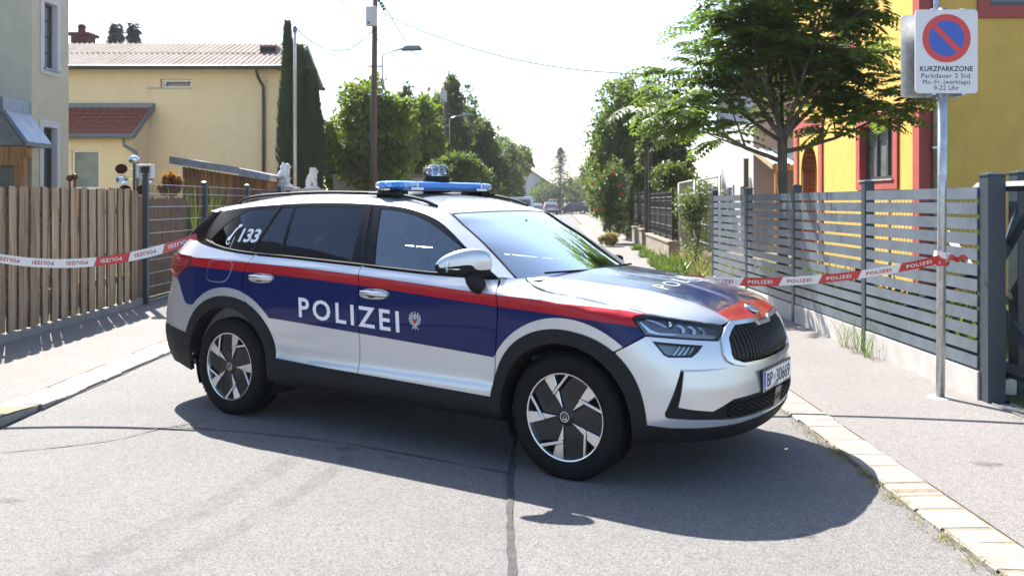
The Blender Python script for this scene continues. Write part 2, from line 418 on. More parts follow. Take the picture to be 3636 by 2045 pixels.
fseam = crs([(2.022, 1.087), (2.0, 1.05), (1.972, .97), (1.968, .88), (1.985, .70), (2.003, .50), (2.006, .403)], 4)
mseam = crs([(3.049, 1.126), (3.066, 1.095), (3.056, 1.03), (3.058, .88), (3.066, .6), (3.069, .428)], 4)
rseam = crs([(4.055, 1.173), (4.082, 1.138), (4.118, 1.083), (4.146, 1.017), (4.158, .95), (4.155, .89), (4.130, .835)], 4)
btop = lambda a, b, n: [(2.932-(a+(b-a)*i/n), ZB(a+(b-a)*i/n)-.004) for i in range(n+1)]
arR = arc(-WX, .36, .497, 12, 158, 40, .014); arF = arc(WX, .35, .482, 15, 170, 40, .016)
def near(l, p): return min(range(len(l)), key=lambda i: (l[i][0]-p[0])**2+(l[i][1]-p[1])**2)
for side, sg in (('right', -1), ('left', 1)):
    G = .0042
    # front door
    lp = fseam+[(2.5, .414)]+mseam[::-1]+btop(-.125, .90, 10)
    dr = panel('front_door', [lp], belt, .03, m_livery, CAR, sg, gap=G)
    # rear door: lower rear edge follows the wheel arch
    i0 = near(arR, (3.845, .454)); i1 = near(arR, (4.130, .832))
    lp = mseam+[(3.45, .438)]+[(3.838, .454)]+arR[i0+1:i1]+rseam[::-1]+btop(-1.115, -.125, 10)
    rd = panel('rear_door', [lp], belt, .03, m_livery, CAR, sg, gap=G)
    # rear quarter
    i2 = near(arR, (4.70, .735))
    qs = [(4.70, .737), (4.759, .764), (4.81, .775), (4.84, .795), (4.880, .840), (4.973, .928), (5.03, .966)]
    tl = [(5.03, .966), (4.868, 1.028), (4.79, 1.062), (4.748, 1.105), (4.759, 1.129)]
    lp = rseam+arR[i1:i2+1]+qs+tl[1:]+[(5.02, 1.142), (5.30, 1.15), (5.26, 1.2), (5.15, 1.254)]+btop(-1.95, -1.13, 10)
    qp = panel('quarter_panel', [lp], belt, .03, m_livery, CAR, sg, gap=G)
    fl = crs([(4.444, 1.112), (4.30, 1.113), (4.258, 1.09), (4.285, 1.02), (4.345, .968), (4.48, .963), (4.533, .985), (4.516, 1.06), (4.48, 1.105), (4.444, 1.112)], 6)[:-1]
    if sg < 0:
        panel('fuel_flap_gap', [shrink(fl, -.006)], belt, .03, m_silver, qp, sg, flange=0, lift=.0015)
        panel('fuel_flap', [fl], belt, .03, m_livery, qp, sg, flange=.004, lift=.004)
    # tail lamp
    lp = tl[::-1]+[(5.03, .966), (5.25, .975), (5.50, 1.0), (5.52, 1.10), (5.28, 1.138)]
    tlm = panel('tail_lamp', [lp], belt, .03, m_taild, CAR, sg, lift=.006, flange=.02, gap=G)
    for k in range(3):
        z0 = 1.112-.022*k; panel('lamp_bar', [[(4.80, z0), (5.45, z0), (5.45, z0-.009), (4.82, z0-.009)]], belt, .04, m_tail, tlm, sg, lift=.009, flange=.004)
    panel('lamp_hook', [[(5.02, .985), (5.2, 1.02), (5.42, 1.02), (5.42, 1.0), (5.22, .985)]], belt, .04, m_tail, tlm, sg, lift=.009, flange=.004)
    # fender
    hl = crs([(1.925, 1.086), (1.888, 1.065), (1.811, 1.043), (1.706, 1.027), (1.605, 1.018), (1.407, 1.004), (1.12, .972), (.978, .953), (.906, .939)], 4)
    hle = [(.938, .932), (.985, .926), (1.004, .912), (1.002, .892), (.978, .828)]
    j0 = near(arF, (1.181, .74)); j1 = near(arF, (1.99, .43))
    lp = hl+hle+[(1.181, .740)]+arF[j0+1:j1]+fseam[::-1][1:]
    panel('fender', [lp], belt, .026, m_livery, CAR, sg, gap=G)
    # wheel arch cladding, thick lip rolled into the well
    for nm, cx, cz, ro, ri, a0, a1 in (('rear', -WX, .36, .497, .418, -8, 166), ('front', WX, .35, .482, .405, -12, 186)):
        V = []; F = []; n = 56
        for i in range(n+1):
            a = R(a0+(a1-a0)*i/n); q = []
            for k, (f, lf) in enumerate(((0, -.012), (0, .010), (.25, .016), (.6, .018), (.93, .016), (1.0, .006), (1.0, -.03), (1.02, -.10))):
                r = ro+.015*math.sin(2*a)**2*(1-f)+(ri-ro)*f; x = cx+r*math.cos(a); z = cz+r*math.sin(a)
                p = belt(2.932-x if x < 1.45 else min([i2*.004 for i2 in range(240, 420)], key=lambda u: abs(belt(u, max(z, .2))[0]-x)), max(z, .19))
                V.append((x, sg*(p[1]+lf), z))
        w = 8
        for i in range(n):
            for k in range(w-1): F.append((i*w+k, (i+1)*w+k, (i+1)*w+k+1, i*w+k+1))
        autosmooth(mesh('arch_cladding', V, F, m_clad, CAR), 50)
        # dark wheel well
        V = []; F = []
        for i in range(25):
            a = R(-25+230*i/24)
            for y in (.86, .50): V.append((cx+(ri+.012)*math.cos(a), sg*y, cz+(ri+.012)*math.sin(a)))
        F = [(2*i, 2*i+1, 2*i+3, 2*i+2) for i in range(24)]; nb = len(V)
        V.append((cx, sg*.50, cz)); F += [(2*i+1, nb, 2*i+3) for i in range(24)]
        mesh('wheel_well', V, F, m_dark, CAR)
    # sill cladding
    V = []; F = []; n = 40
    for i in range(n+1):
        x = -.93+1.90*i/n; zt = .428+(.4-.428)*(x+.12)/1.05 if x > -.12 else .428+(.456-.428)*(-.12-x)/.79
        for z, lf in ((zt+.002, -.012), (zt, .008), (zt-.03, .018), (.33, .020), (.30, .012), (.272, -.01), (.262, -.06), (.262, -.2)):
            V.append((x, sg*(belt(2.932-x, max(z, .3))[1]+lf), z))
    for i in range(n):
        for k in range(7): F.append((i*8+k, (i+1)*8+k, (i+1)*8+k+1, i*8+k+1))
    autosmooth(mesh('sill', V, F, m_clad, CAR), 50)
    # side glass area: black frame sheet with openings, panes behind
    RE = [(.909, 1.096), (.762, 1.186), (.632, 1.27), (.497, 1.357), (.364, 1.425), (.236, 1.466), (.110, 1.493), (-.016, 1.509), (-.212, 1.520), (-.533, 1.530), (-.859, 1.527), (-1.063, 1.519), (-1.362, 1.501), (-1.732, 1.465)]
    REc = crs(RE, 4)
    bot = [(-1.99+(2.9)*i/40, ZB(-1.99+2.9*i/40)) for i in range(41)]
    gt = crs([(-.128, 1.492), (-.008, 1.484), (.118, 1.464), (.247, 1.430), (.378, 1.377), (.509, 1.314), (.655, 1.236)], 4)
    wf = gt+[(.655, 1.105), (.396, 1.110), (.183, 1.121), (-.035, 1.136)]
    wr = [(-.262, 1.503), (-.234, 1.149), (-.60, 1.163), (-.878, 1.174), (-.910, 1.502), (-.6, 1.507)]
    wv = [(-.935, 1.500), (-.905, 1.175), (-1.172, 1.184), (-1.045, 1.497)]
    wq = crs([(-1.075, 1.496), (-1.22, 1.489), (-1.355, 1.478)], 3)+crs([(-1.40, 1.462), (-1.572, 1.374), (-1.762, 1.250)], 4)+[(-1.70, 1.236), (-1.444, 1.204), (-1.205, 1.187)]
    gl = lambda x, z: (x, glassy(x, z), z)
    fr = panel('window_frame', [REc+[(-1.925, 1.315), (-1.988, 1.262)]+bot, wf, wr, wv, wq], gl, .03, m_frame, CAR, sg, flange=.012)
    panel('window', [wf], gl, .05, m_glass, dr, sg, flange=0, lift=-.006)
    panel('window', [wr], gl, .05, m_priv, rd, sg, flange=0, lift=-.004)
    panel('vent_window', [wv], gl, .05, m_priv, rd, sg, flange=0, lift=-.004)
    qw = panel('quarter_window', [wq], gl, .05, m_priv, qp, sg, flange=0, lift=-.004)
    # belt moulding
    b = MB(); b.tube([(x, sg*(glassy(x, z+.006)+.004), z+.005) for x, z in bot[1::2]], .0085, 6); b.build('belt_moulding', m_clad, CAR, True)
    # seams over the black frame
    for a, c in (((-.212, 1.518), (-.138, 1.13)), ((-1.058, 1.516), (-1.190, 1.175))):
        b = MB(); b.tube([(a[0]+(c[0]-a[0])*k/6, sg*(glassy(a[0]+(c[0]-a[0])*k/6, a[1]+(c[1]-a[1])*k/6)+.0005), a[1]+(c[1]-a[1])*k/6) for k in range(7)], .004, 5); b.build('door_seam', m_dark, fr)
    # door handles: cup and bar
    for par, uc, zc in ((dr, 2.921, .952), (rd, 3.963, 1.006)):
        lp = [(uc+.126*math.copysign(abs(math.cos(a))**.9, math.cos(a)), zc-.004*math.cos(a)+.034*math.copysign(abs(math.sin(a))**.9, math.sin(a))) for a in [2*PI*k/28 for k in range(28)]]
        h = panel('door_handle', [lp], belt, .02, m_silver, par, sg, flange=.004, lift=.004)
        lp2 = [(uc+.05+.055*math.cos(a)*.8-.03, zc+.027*math.sin(a)) for a in [2*PI*k/20 for k in range(20)]]
        panel('handle_cup', [lp2], belt, .02, m_dark, h, sg, flange=0, lift=.0062)
        V = []; F = []
        for k in range(13):
            u = uc-.118+.236*k/12; f = math.sin(PI*k/12)**.5; hz = .013+.007*f
            for dz, dl in ((-hz, .006), (-hz*.6, .012+.022*f), (hz*.6, .014+.024*f), (hz, .006)):
                p = beltn(u, zc-.004*(u-uc)/.126*-1+dz+.002, dl); V.append((p.x, sg*p.y, p.z))
        for k in range(12):
            for q in range(3): F.append((k*4+q, (k+1)*4+q, (k+1)*4+q+1, k*4+q+1))
        mesh('handle_bar', V, F, m_chrome, h, True)
    # lettering and emblem on the doors
    if True:
        s_ = -1 if sg > 0 else 1
        def dt(p, q, c=(3.16, .808)):
            # local frame of the slanted lettering: p along the car, q up
            u = c[0]-s_*p; z = c[1]-.0415*p*s_+q; P_ = beltn(u, z-.064, .0025); return (P_.x, sg*P_.y, P_.z)
        if sg < 0: put_text('door_lettering', 'POLIZEI', m_white, dr, dt, .185, .0035, 1.28, width=.885)
        else: put_text('door_lettering', 'POLIZEI', m_white, dr, dt, .185, .0035, 1.28, width=.885)
        def ep(p, q):
            P_ = beltn(2.588-p*s_*.8, .802+q*.8, .003); return (P_.x, sg*P_.y, P_.z)
        b = MB()
        def flat(poly, mi):
            b.m = mi; n0 = len(b.V); b.add([ep(*p) for p in poly], [tuple(range(len(poly)))])
        for s2 in (-1, 1):
            for k in range(6):
                a = R(65-26*k); r0, r1 = .018, .062-.003*k
                flat([(s2*(.006+r0*math.cos(a+.12)), .012+r0*math.sin(a+.12)), (s2*(.006+r1*math.cos(a+.1)), .012+r1*math.sin(a+.1)), (s2*(.006+r1*math.cos(a-.22)), .012+r1*math.sin(a-.22)), (s2*(.006+r0*math.cos(a-.3)), .012+r0*math.sin(a-.3))], 0)
            flat([(s2*.004, -.03), (s2*.03, -.05), (s2*.036, -.065), (s2*.018, -.055), (s2*.002, -.04)], 0)
        flat([(-.012, .045), (-.006, .062), (.008, .06), (.014, .052), (.009, .035), (.02, .0), (.016, -.03), (.006, -.045), (0, -.075), (-.006, -.045), (-.016, -.03), (-.02, 0), (-.009, .035)], 0)
        flat([(-.010, .066), (.010, .066), (.012, .076), (0, .07), (-.012, .076)], 0)
        flat([(-.014, .018), (.014, .018), (.014, -.006), (0, -.024), (-.014, -.006)], 1)
        b.V = [(x, y+sg*.0006*0, z) for x, y, z in b.V]
        eg = b.build('eagle_emblem', [m_greyp, m_redp], dr)
        # lift the shield above the bird
        for p in eg.data.polygons:
            if p.material_index == 1:
                for v in p.vertices: eg.data.vertices[v].co.y += sg*.0012
    # 133 and receiver on the quarter glass
    def qt(p, q, cx=-1.262, cz=1.252):
        x = cx+p*(-sg)+q*.22*(1 if sg < 0 else -1)*1.0; z = cz+q-.012*p*(-sg); return (x, sg*(glassy(x, z)+.0015), z)
    put_text('window_lettering', '133', m_white, qw, qt, .128, .0035, .92, width=.195)
    b = MB()
    ph = crs([(-.055, .108), (-.085, .085), (-.108, .045), (-.122, .012)], 5); wd = [.010+.004*abs(i-7.5)/7.5 for i in range(len(ph))]
    V = [qt(x-.088-w, z) for (x, z), w in zip(ph, wd)]+[qt(x-.088+w, z) for (x, z), w in zip(ph, wd)]; n = len(ph)
    b.add(V, [(i, i+1, n+i+1, n+i) for i in range(n-1)])
    for a0 in ((-.148, .110, .020, .012), (-.210, .012, .016, .012)):
        b.add([qt(a0[0]+a0[2]*math.cos(2*PI*k/10)*1., a0[1]+a0[3]*math.sin(2*PI*k/10)) for k in range(10)], [tuple(range(10))])
    cp = [(-.205+.032*math.cos(R(a)), .004+.034*math.sin(R(a))) for a in range(120, 345, 15)]
    V = [qt(x, z) for x, z in cp]+[qt(-.205+(x+.205)*.72, .004+(z-.004)*.72) for x, z in cp]; n = len(cp); b.add(V, [(i, i+1, n+i+1, n+i) for i in range(n-1)])
    b.build('receiver_symbol', m_white, qw)
    # mirror
    mr = empty('wing_mirror', parent=CAR)
    full = sg < 0
    V = []; F = []
    st = [(-.870, .895, 1.172, .030, .040), (-.885, .875, 1.176, .070, .072), (-.91, .845, 1.178, .086, .086), (-.96, .790, 1.176, .084, .086), (-1.01, .730, 1.166, .070, .070), (-1.045, .682, 1.156, .046, .050), (-1.060, .660, 1.150, .02, .022)]
    nk = 16
    for y, xc, zc, hx, hz in st:
        for k in range(nk):
            a = 2*PI*k/nk; c_, s__ = math.cos(a), math.sin(a)
            V.append((xc-.03+hx*math.copysign(abs(c_)**.7, c_)*.8, -sg*y, zc+hz*math.copysign(abs(s__)**.75, s__)*(1.05 if s__ > 0 else .9)))
    F = [(i*nk+k, i*nk+(k+1) % nk, (i+1)*nk+(k+1) % nk, (i+1)*nk+k) for i in range(len(st)-1) for k in range(nk)]+[tuple(range(nk)), tuple(range(len(st)*nk-1, (len(st)-1)*nk-1, -1))]
    up = [f for f in F if sum(V[i][2] for i in f)/len(f) > 1.158]; lo = [f for f in F if f not in up]
    o = mesh('mirror_cap', V, up, m_silver, mr, True); o.modifiers.new('sub', 'SUBSURF').render_levels = 2
    o = mesh('mirror_shell', V, lo, m_clad, mr, True); o.modifiers.new('sub', 'SUBSURF').render_levels = 2
    b = MB(); b.tube([(.672, sg*1.043, 1.147), (.735, sg*1.008, 1.145), (.80, sg*.958, 1.143), (.86, sg*.915, 1.145)], [.008, .012, .012, .008], 6); b.build('mirror_indicator', m_led, mr, True)
    b = MB(); b.tube([(.80, sg*.955, 1.120), (.805, sg*.94, 1.085), (.815, sg*.92, 1.055), (.825, sg*.88, 1.03)], [.050, .055, .056, .050], 10, flat=.8); b.build('mirror_arm', m_clad, mr, True)
    b = MB(); b.prism([(sg*.90, 1.115), (sg*1.06, 1.13), (sg*1.05, 1.20), (sg*.93, 1.235)], .70, .703, 'x'); b.build('mirror_glass', m_led, mr)
    if not full:
        for c_ in list(mr.children):
            if c_.name.split('.')[0] != 'mirror_arm': bpy.data.objects.remove(c_)
    # roof rail
    rp = crs([(-1.66, .585, 1.528), (-1.60, .585, 1.556), (-1.423, .583, 1.582), (-.973, .58, 1.601), (-.638, .578, 1.603), (-.179, .574, 1.592), (-.002, .568, 1.573), (.141, .562, 1.544), (.235, .556, 1.508)], 5)
    b = MB(); b.tube([(x, sg*y, z) for x, y, z in rp], .0155, 8, flat=.8); b.build('roof_rail', m_clad, CAR, True)
# --- bonnet
YR = Pchip([(.9, .545), (1.5, .505), (1.92, .46), (2.09, .41), (2.22, .375)])
ZR = Pchip([(.9, 1.098), (1.1, 1.090), (1.25, 1.076), (1.5, 1.050), (1.72, 1.024), (1.918, .980), (2.02, .950), (2.089, .922), (2.154, .886), (2.2, .860), (2.235, .838)])
YE = Pchip([(.9, .62), (1.007, .673), (1.043, .703), (1.12, .747), (1.22, .79), (1.30, .803), (1.433, .80), (1.643, .786), (1.769, .782), (1.843, .79), (1.93, .745), (2.007, .683), (2.09, .575), (2.148, .456), (2.2, .42)])
ZE = Pchip([(.9, 1.10), (1.007, 1.086), (1.043, 1.067), (1.12, 1.045), (1.22, 1.028), (1.30, 1.019), (1.433, 1.005), (1.643, .973), (1.769, .954), (1.843, .940), (2.007, .907), (2.148, .861), (2.2, .83)])
def hood(x, y):
    y = abs(y); yr = YR(x); zr = ZR(x)
    if y <= yr:
        f = sstep(2.23, 2.0, x); return (x, y, zr+(.022*f+.004)*(1-(y/yr)**2)+.007*sstep(.105, .065, y)*sstep(1.25, 1.6, x))
    t = (y-yr)/max(.02, YE(x)-yr); return (x, y, zr+(ZE(x)-zr)*min(t, 1.6)**1.35)
def hood2(x, y): p = hood(x, y); return (x, y, p[2])
half = [(1.175, 0), (1.15, .25), (1.085, .5), (1.007, .672)]+[(x, YE(x)-.002) for x in (1.043, 1.12, 1.22, 1.30, 1.433, 1.643, 1.769, 1.84, 1.93, 2.007, 2.09, 2.142)]+[(2.158, .41), (2.162, .39), (2.196, .15), (2.204, .115), (2.216, .085), (2.220, 0)]
lp = half+[(x, -y) for x, y in half[::-1] if y > 0]
hd = panel('bonnet', [lp], hood2, .028, m_hood, CAR, 1, flange=.018, gap=.002)
def ht(p, q):
    x = 1.775-q; y = p; P_ = hood2(x, y); return (x, y, P_[2]+.0025)
put_text('bonnet_lettering', 'POLIZEI', m_greyp, hd, ht, .15, .0, 1.25, width=.72)
b = MB(); b.lathe([(.0, .012), (.030, .012), (.034, .008), (.040, .012), (.046, .008), (.048, .0)], (0, 0, 0), 28)
eb = b.build('bonnet_badge', m_chrome, hd, True); eb.location = (2.150, 0, hood2(2.150, 0)[2]+.004); eb.rotation_euler = (0, R(26), 0)
# --- windscreen, pillars, roof (lofted between three rails)
ts = [0, .25, .5, .75, 1, 1.1, 1.2, 1.3, 1.4, 1.5, 1.6, 1.7, 1.8, 1.92]
def rail(pts): return [Pchip(list(zip(ts, [p[k] for p in pts]))) for k in range(3)]
RA = rail([(x, glassy(x, z)-.002, z) for x, z in RE])
RB = rail([(.955, .71, 1.078), (.80, .672, 1.19), (.655, .645, 1.292), (.505, .617, 1.382), (.365, .592, 1.464), (.236, .583, 1.501), (.11, .578, 1.529), (-.016, .575, 1.550), (-.212, .572, 1.569), (-.533, .570, 1.581), (-.859, .57, 1.581), (-1.063, .568, 1.575), (-1.362, .56, 1.555), (-1.80, .54, 1.506)])
RC = rail([(1.17, 0, 1.075), (.985, 0, 1.185), (.80, 0, 1.290), (.62, 0, 1.388), (.442, 0, 1.478), (.31, 0, 1.523), (.18, 0, 1.554), (.05, 0, 1.576), (-.15, 0, 1.599), (-.5, 0, 1.617), (-.85, 0, 1.619), (-1.07, 0, 1.614), (-1.4, 0, 1.597), (-1.92, 0, 1.540)])
def pt(rl, t): return Vector((rl[0](t), rl[1](t), rl[2](t)))
def screen(t, v):            # v from -1 (right) to 1 (left): B rail to B rail
    a = abs(v); b_ = pt(RB, t); c_ = pt(RC, t); return (c_.x+(b_.x-c_.x)*a**2.3, b_.y*v, c_.z+(b_.z-c_.z)*a**2.2)
def cant(t, s):              # s from 0 (window edge) to 1 (B rail)
    a_ = pt(RA, t); b_ = pt(RB, t); m_ = (a_+b_)/2+Vector((.004, .018, .012)); return tuple(a_*(1-s)**2+m_*2*s*(1-s)+b_*s*s)
panel('windscreen', [[(0.0, -.985), (.97, -.985), (.985, -.9), (.985, .9), (.97, .985), (0.0, .985)]], screen, .06, m_wind, CAR, 1, flange=0, lift=-.003)
frm = [[(0, -1.0), (1.0, -1.0), (1.0, 1.0), (0, 1.0)], [(.035, -.955), (.86, -.93), (.905, -.86), (.925, -.3), (.86, -.16), (.78, -.12), (.78, .12), (.86, .16), (.925, .3), (.905, .86), (.86, .93), (.035, .955)]]
panel('windscreen_band', frm, screen, .06, m_gloss, CAR, 1, flange=0, lift=-.009)
panel('roof', [[(1.0, -1.0), (1.92, -1.0), (1.92, 1.0), (1.0, 1.0)]], screen, .04, m_silver, CAR, 1, flange=.01)
for sg in (-1, 1):
    panel('pillar_and_roof_edge', [[(0.0, 0.0), (1.92, 0.0), (1.92, 1.0), (0.0, 1.0)]], cant, .045, m_silver, CAR, sg, flange=.01)
    b = MB(); b.tube([tuple(Vector(cant(t*.05, 1.0))*1+Vector((.002, 0, .001))) if sg > 0 else (cant(t*.05, 1.0)[0]+.002, -cant(t*.05, 1.0)[1], cant(t*.05, 1.0)[2]+.001) for t in range(0, 21)], .006, 6); b.build('screen_trim', m_clad, CAR, True)
# spoiler and rear screen
tip = [(-1.80, .635, 1.452), (-1.86, .640, 1.456), (-1.985, .60, 1.468), (-2.045, .4, 1.490), (-2.07, 0, 1.503)]
V = []; F = []; top = [cant(1.92, 0), cant(1.92, .5), screen(1.92, 1.0), screen(1.92, .65), screen(1.92, 0)]
for sg in (-1, 1):
    n0 = len(V)
    for a, c in zip(top, tip):
        a = Vector(a); c = Vector(c)
        for q in (a, a*.5+c*.5+Vector((0, 0, .006)), c, c+Vector((.03, 0, -.028)), c+Vector((.2, 0, -.035))): V.append((q.x, sg*q.y, q.z))
    F += [(n0+i*5+k, n0+(i+1)*5+k, n0+(i+1)*5+k+1, n0+i*5+k+1) for i in range(4) for k in range(4)]
autosmooth(mesh('roof_spoiler', V, F, m_silver, CAR), 45)
V = []; F = []
rows = [((-1.732, 1.462), (-1.95, .60, 1.455), (-2.03, 0, 1.475)), ((-1.83, 1.39), (-2.06, .615, 1.39), (-2.14, 0, 1.40)), ((-1.925, 1.315), (-2.149, .63, 1.318), (-2.24, 0, 1.32)), ((-1.988, 1.262), (-2.235, .655, 1.23), (-2.33, 0, 1.22)), ((-2.03, 1.235), (-2.285, .68, 1.17), (-2.37, 0, 1.16))]
for sg in (-1, 1):
    n0 = len(V)
    for s_, k_, c_ in rows:
        a = Vector((s_[0], glassy(*s_)-.004, s_[1])); k = Vector(k_); c = Vector(c_)
        for q in (a, a*.5+k*.5+Vector((-.035, .03, .0)), k, k*.5+c*.5+Vector((-.035, 0, .004)), c): V.append((q.x, sg*q.y, q.z))
    F += [(n0+i*5+j, n0+(i+1)*5+j, n0+(i+1)*5+j+1, n0+i*5+j+1) for i in range(4) for j in range(4)]
mesh('rear_screen', V, F, m_frame, CAR, True)
# --- nose: bumper skin with openings, grille, lamps
gout = [(0, .846), (.082, .846), (.105, .857), (.128, .868), (.405, .874), (.470, .850), (.530, .805), (.558, .712), (.546, .680), (.497, .657), (.40, .638), (.20, .631), (0, .630)]
gin = [(0, .824), (.090, .825), (.117, .846), (.384, .853), (.440, .828), (.487, .792), (.506, .712), (.497, .684), (.421, .658), (.2, .651), (0, .650)]
def both(h): return h+[(-u, z) for u, z in h[::-1] if u > 1e-6]
lamp = crs([(.978, .828), (.881, .821), (.728, .806), (.556, .788)], 3)+[(.472, .851)]+crs([(.485, .858), (.716, .904), (.898, .933), (.938, .931)], 4)+[(.985, .924), (1.0, .912), (1.0, .892)]
l2 = [(.950, .800), (.912, .730), (.890, .719), (.765, .716), (.722, .738), (.675, .772)]
sc = [(.838, .655), (.952, .430), (.948, .410), (.925, .400), (.675, .378), (.518, .362), (.3, .356), (0, .353)]
scin = [(0, .478), (.34, .482), (.534, .478), (.687, .428), (.813, .446), (.882, .459), (.826, .644)]
jj = near(arF, (1.09, .38))
bump_half = [(0, .336), (.214, .337), (.493, .335), (.752, .342), (.906, .348), (1.062, .364)]+arc(WX, .35, .482, 4, 42, 10, .016)[1:]+[(1.181, .738), (.978, .826), (.881, .819), (.728, .804), (.556, .786), (.530, .804)]+gout[7:]
oh = both([(u, z) for u, z in bump_half])
# outline goes centre bottom -> right -> top centre; mirrored half closes it
low = both(sc[::-1]+[(.838, .655)][:0]+[]) if False else None
hole_low = [(u, z) for u, z in sc]+[(-u, z) for u, z in sc[::-1] if u > 1e-6]+[(-u, z) for u, z in scin[::-1]]+scin[1:]
holes = [hole_low, l2, [(-u, z) for u, z in l2]]
bp = panel('front_bumper', [oh]+holes, sb, .024, m_silver, CAR, 1, flange=.016, gap=.0015)
# dark trim in the lower opening with a honeycomb mesh
it = panel('lower_intake', [hole_low], lambda u, z: tuple(sb(u, z)), .03, m_clad, bp, 1, flange=0, lift=-.014)
b = MB(); hx = .030
for j in range(6):
    for i in range(-22, 23):
        u = i*hx*1.5*.62; z = .372+j*.0225+(.01125 if i % 2 else 0)
        ring = [(u+hx*.62*math.cos(PI/3*k), z+.013*math.sin(PI/3*k)) for k in range(6)]
        if not all(inside(shrink(hole_low, .010), p) and abs(p[0]) < .60 for p in ring): continue
        V = [];
        for sc_, lf in ((1.0, .0), (.80, .0), (.74, -.02)):
            for (p, q) in ring:
                pu, pz = u+(p-u)*sc_, z+(q-z)*sc_; e = Vector(sb(pu, pz)); n_ = Vector((1, -.3*pu, 0)).normalized(); V.append(e+n_*(-.012+lf+.010))
        F = [(r*6+k, r*6+(k+1) % 6, r*6+6+(k+1) % 6, r*6+6+k) for r in range(2) for k in range(6)]; b.m = 0; b.add(V, F)
        b.m = 1; b.add(V[12:], [(0, 1, 2, 3, 4, 5)])
hc = b.build('honeycomb_mesh', [m_clad, m_dark], it); hc['kind'] = 'stuff'
b = MB(); V = [Vector(sb(u, z))+Vector((.004, 0, 0)) for u, z in ((-.055, .470), (.055, .470), (.055, .362), (-.055, .362))]; b.add(V, [(0, 1, 2, 3)]); b.build('radar_cover', M('radar_cover_grey', (.12, .12, .125), .35), it)
# creases of the side scoops
for sg in (-1, 1):
    pts = [Vector(sb(-sg*u, z)) for u, z in ((.836, .650), (.76, .648), (.68, .646), (.60, .645), (.55, .644))]
    b = MB(); b.tube([(p.x, p.y, p.z) for p in pts], [.006, .006, .005, .003, .001], 6); b.build('bumper_crease', m_silver, bp, True)
    # upper lamp
    lh = [(-sg*u, z) for u, z in lamp]
    hlm = empty('headlight', parent=CAR)
    panel('lamp_housing', [lh], lambda u, z: sb(u, z), .03, M('lamp_housing', (.16, .17, .185), .22, .7) if sg < 0 else bpy.data.materials['lamp_housing'], hlm, 1, flange=0, lift=-.030)
    panel('lamp_lens', [lh], sb, .03, m_lens, hlm, 1, flange=.004, lift=.002, gap=.002)
    fr_ = panel('lamp_bezel', [lh, shrink(lh, .0075)], sb, .03, m_gloss, hlm, 1, flange=.03, lift=-.002)
    def slab(name, poly, mt, l0, l1):
        poly = [(-sg*u, z) for u, z in poly]; A = panel(name, [poly], sb, .02, mt, hlm, 1, flange=abs(l1-l0), lift=l1); return A
    slab('lamp_reflector', [(.965, .852), (.88, .832), (.74, .819), (.575, .801), (.535, .815), (.62, .828), (.78, .842), (.90, .850)], m_lensg, -.029, -.020)
    for k in range(3):
        u0 = .745-.062*k; z0 = .860+.009*k*-1
        slab('led_module', [(u0+.034, z0+.022), (u0+.008, z0+.026), (u0-.012, z0+.004), (u0+.002, z0-.018), (u0+.018, z0-.018), (u0+.008, z0+.004)], m_led, -.028, -.010)
    slab('running_light', [(.965, .905), (.93, .860), (.885, .842), (.80, .838), (.80, .832), (.89, .834), (.95, .846), (.975, .895)], m_led, -.028, -.012)
    slab('running_light', [(.92, .918), (.87, .905), (.835, .880), (.80, .872), (.80, .867), (.845, .874), (.885, .898), (.93, .912)], m_led, -.028, -.012)
    b = MB(); p = Vector(sb(-sg*.805, .876)); b.ball((p.x-.018, p.y*.985, p.z), (.02, .024, .024), 12, 8); b.build('projector', m_led, hlm, True)
    # lower lamp
    ll = [(-sg*u, z) for u, z in l2]; lw = empty('lower_lamp', parent=CAR)
    panel('lamp_housing', [ll], sb, .03, bpy.data.materials['lamp_housing'], lw, 1, flange=0, lift=-.05)
    panel('lamp_bezel', [ll, shrink(ll, .010)], sb, .03, m_gloss, lw, 1, flange=.05, lift=-.001)
    panel('lamp_lens', [ll], sb, .03, m_lens, lw, 1, flange=0, lift=-.004)
    for k in range(5):
        A = [(-sg*(.86-.03*k+.0), .726), (-sg*(.80-.03*k), .775), (-sg*(.795-.03*k), .775), (-sg*(.855-.03*k), .726)]
        panel('reflector_rib', [A], sb, .03, m_led, lw, 1, flange=.01, lift=-.03)
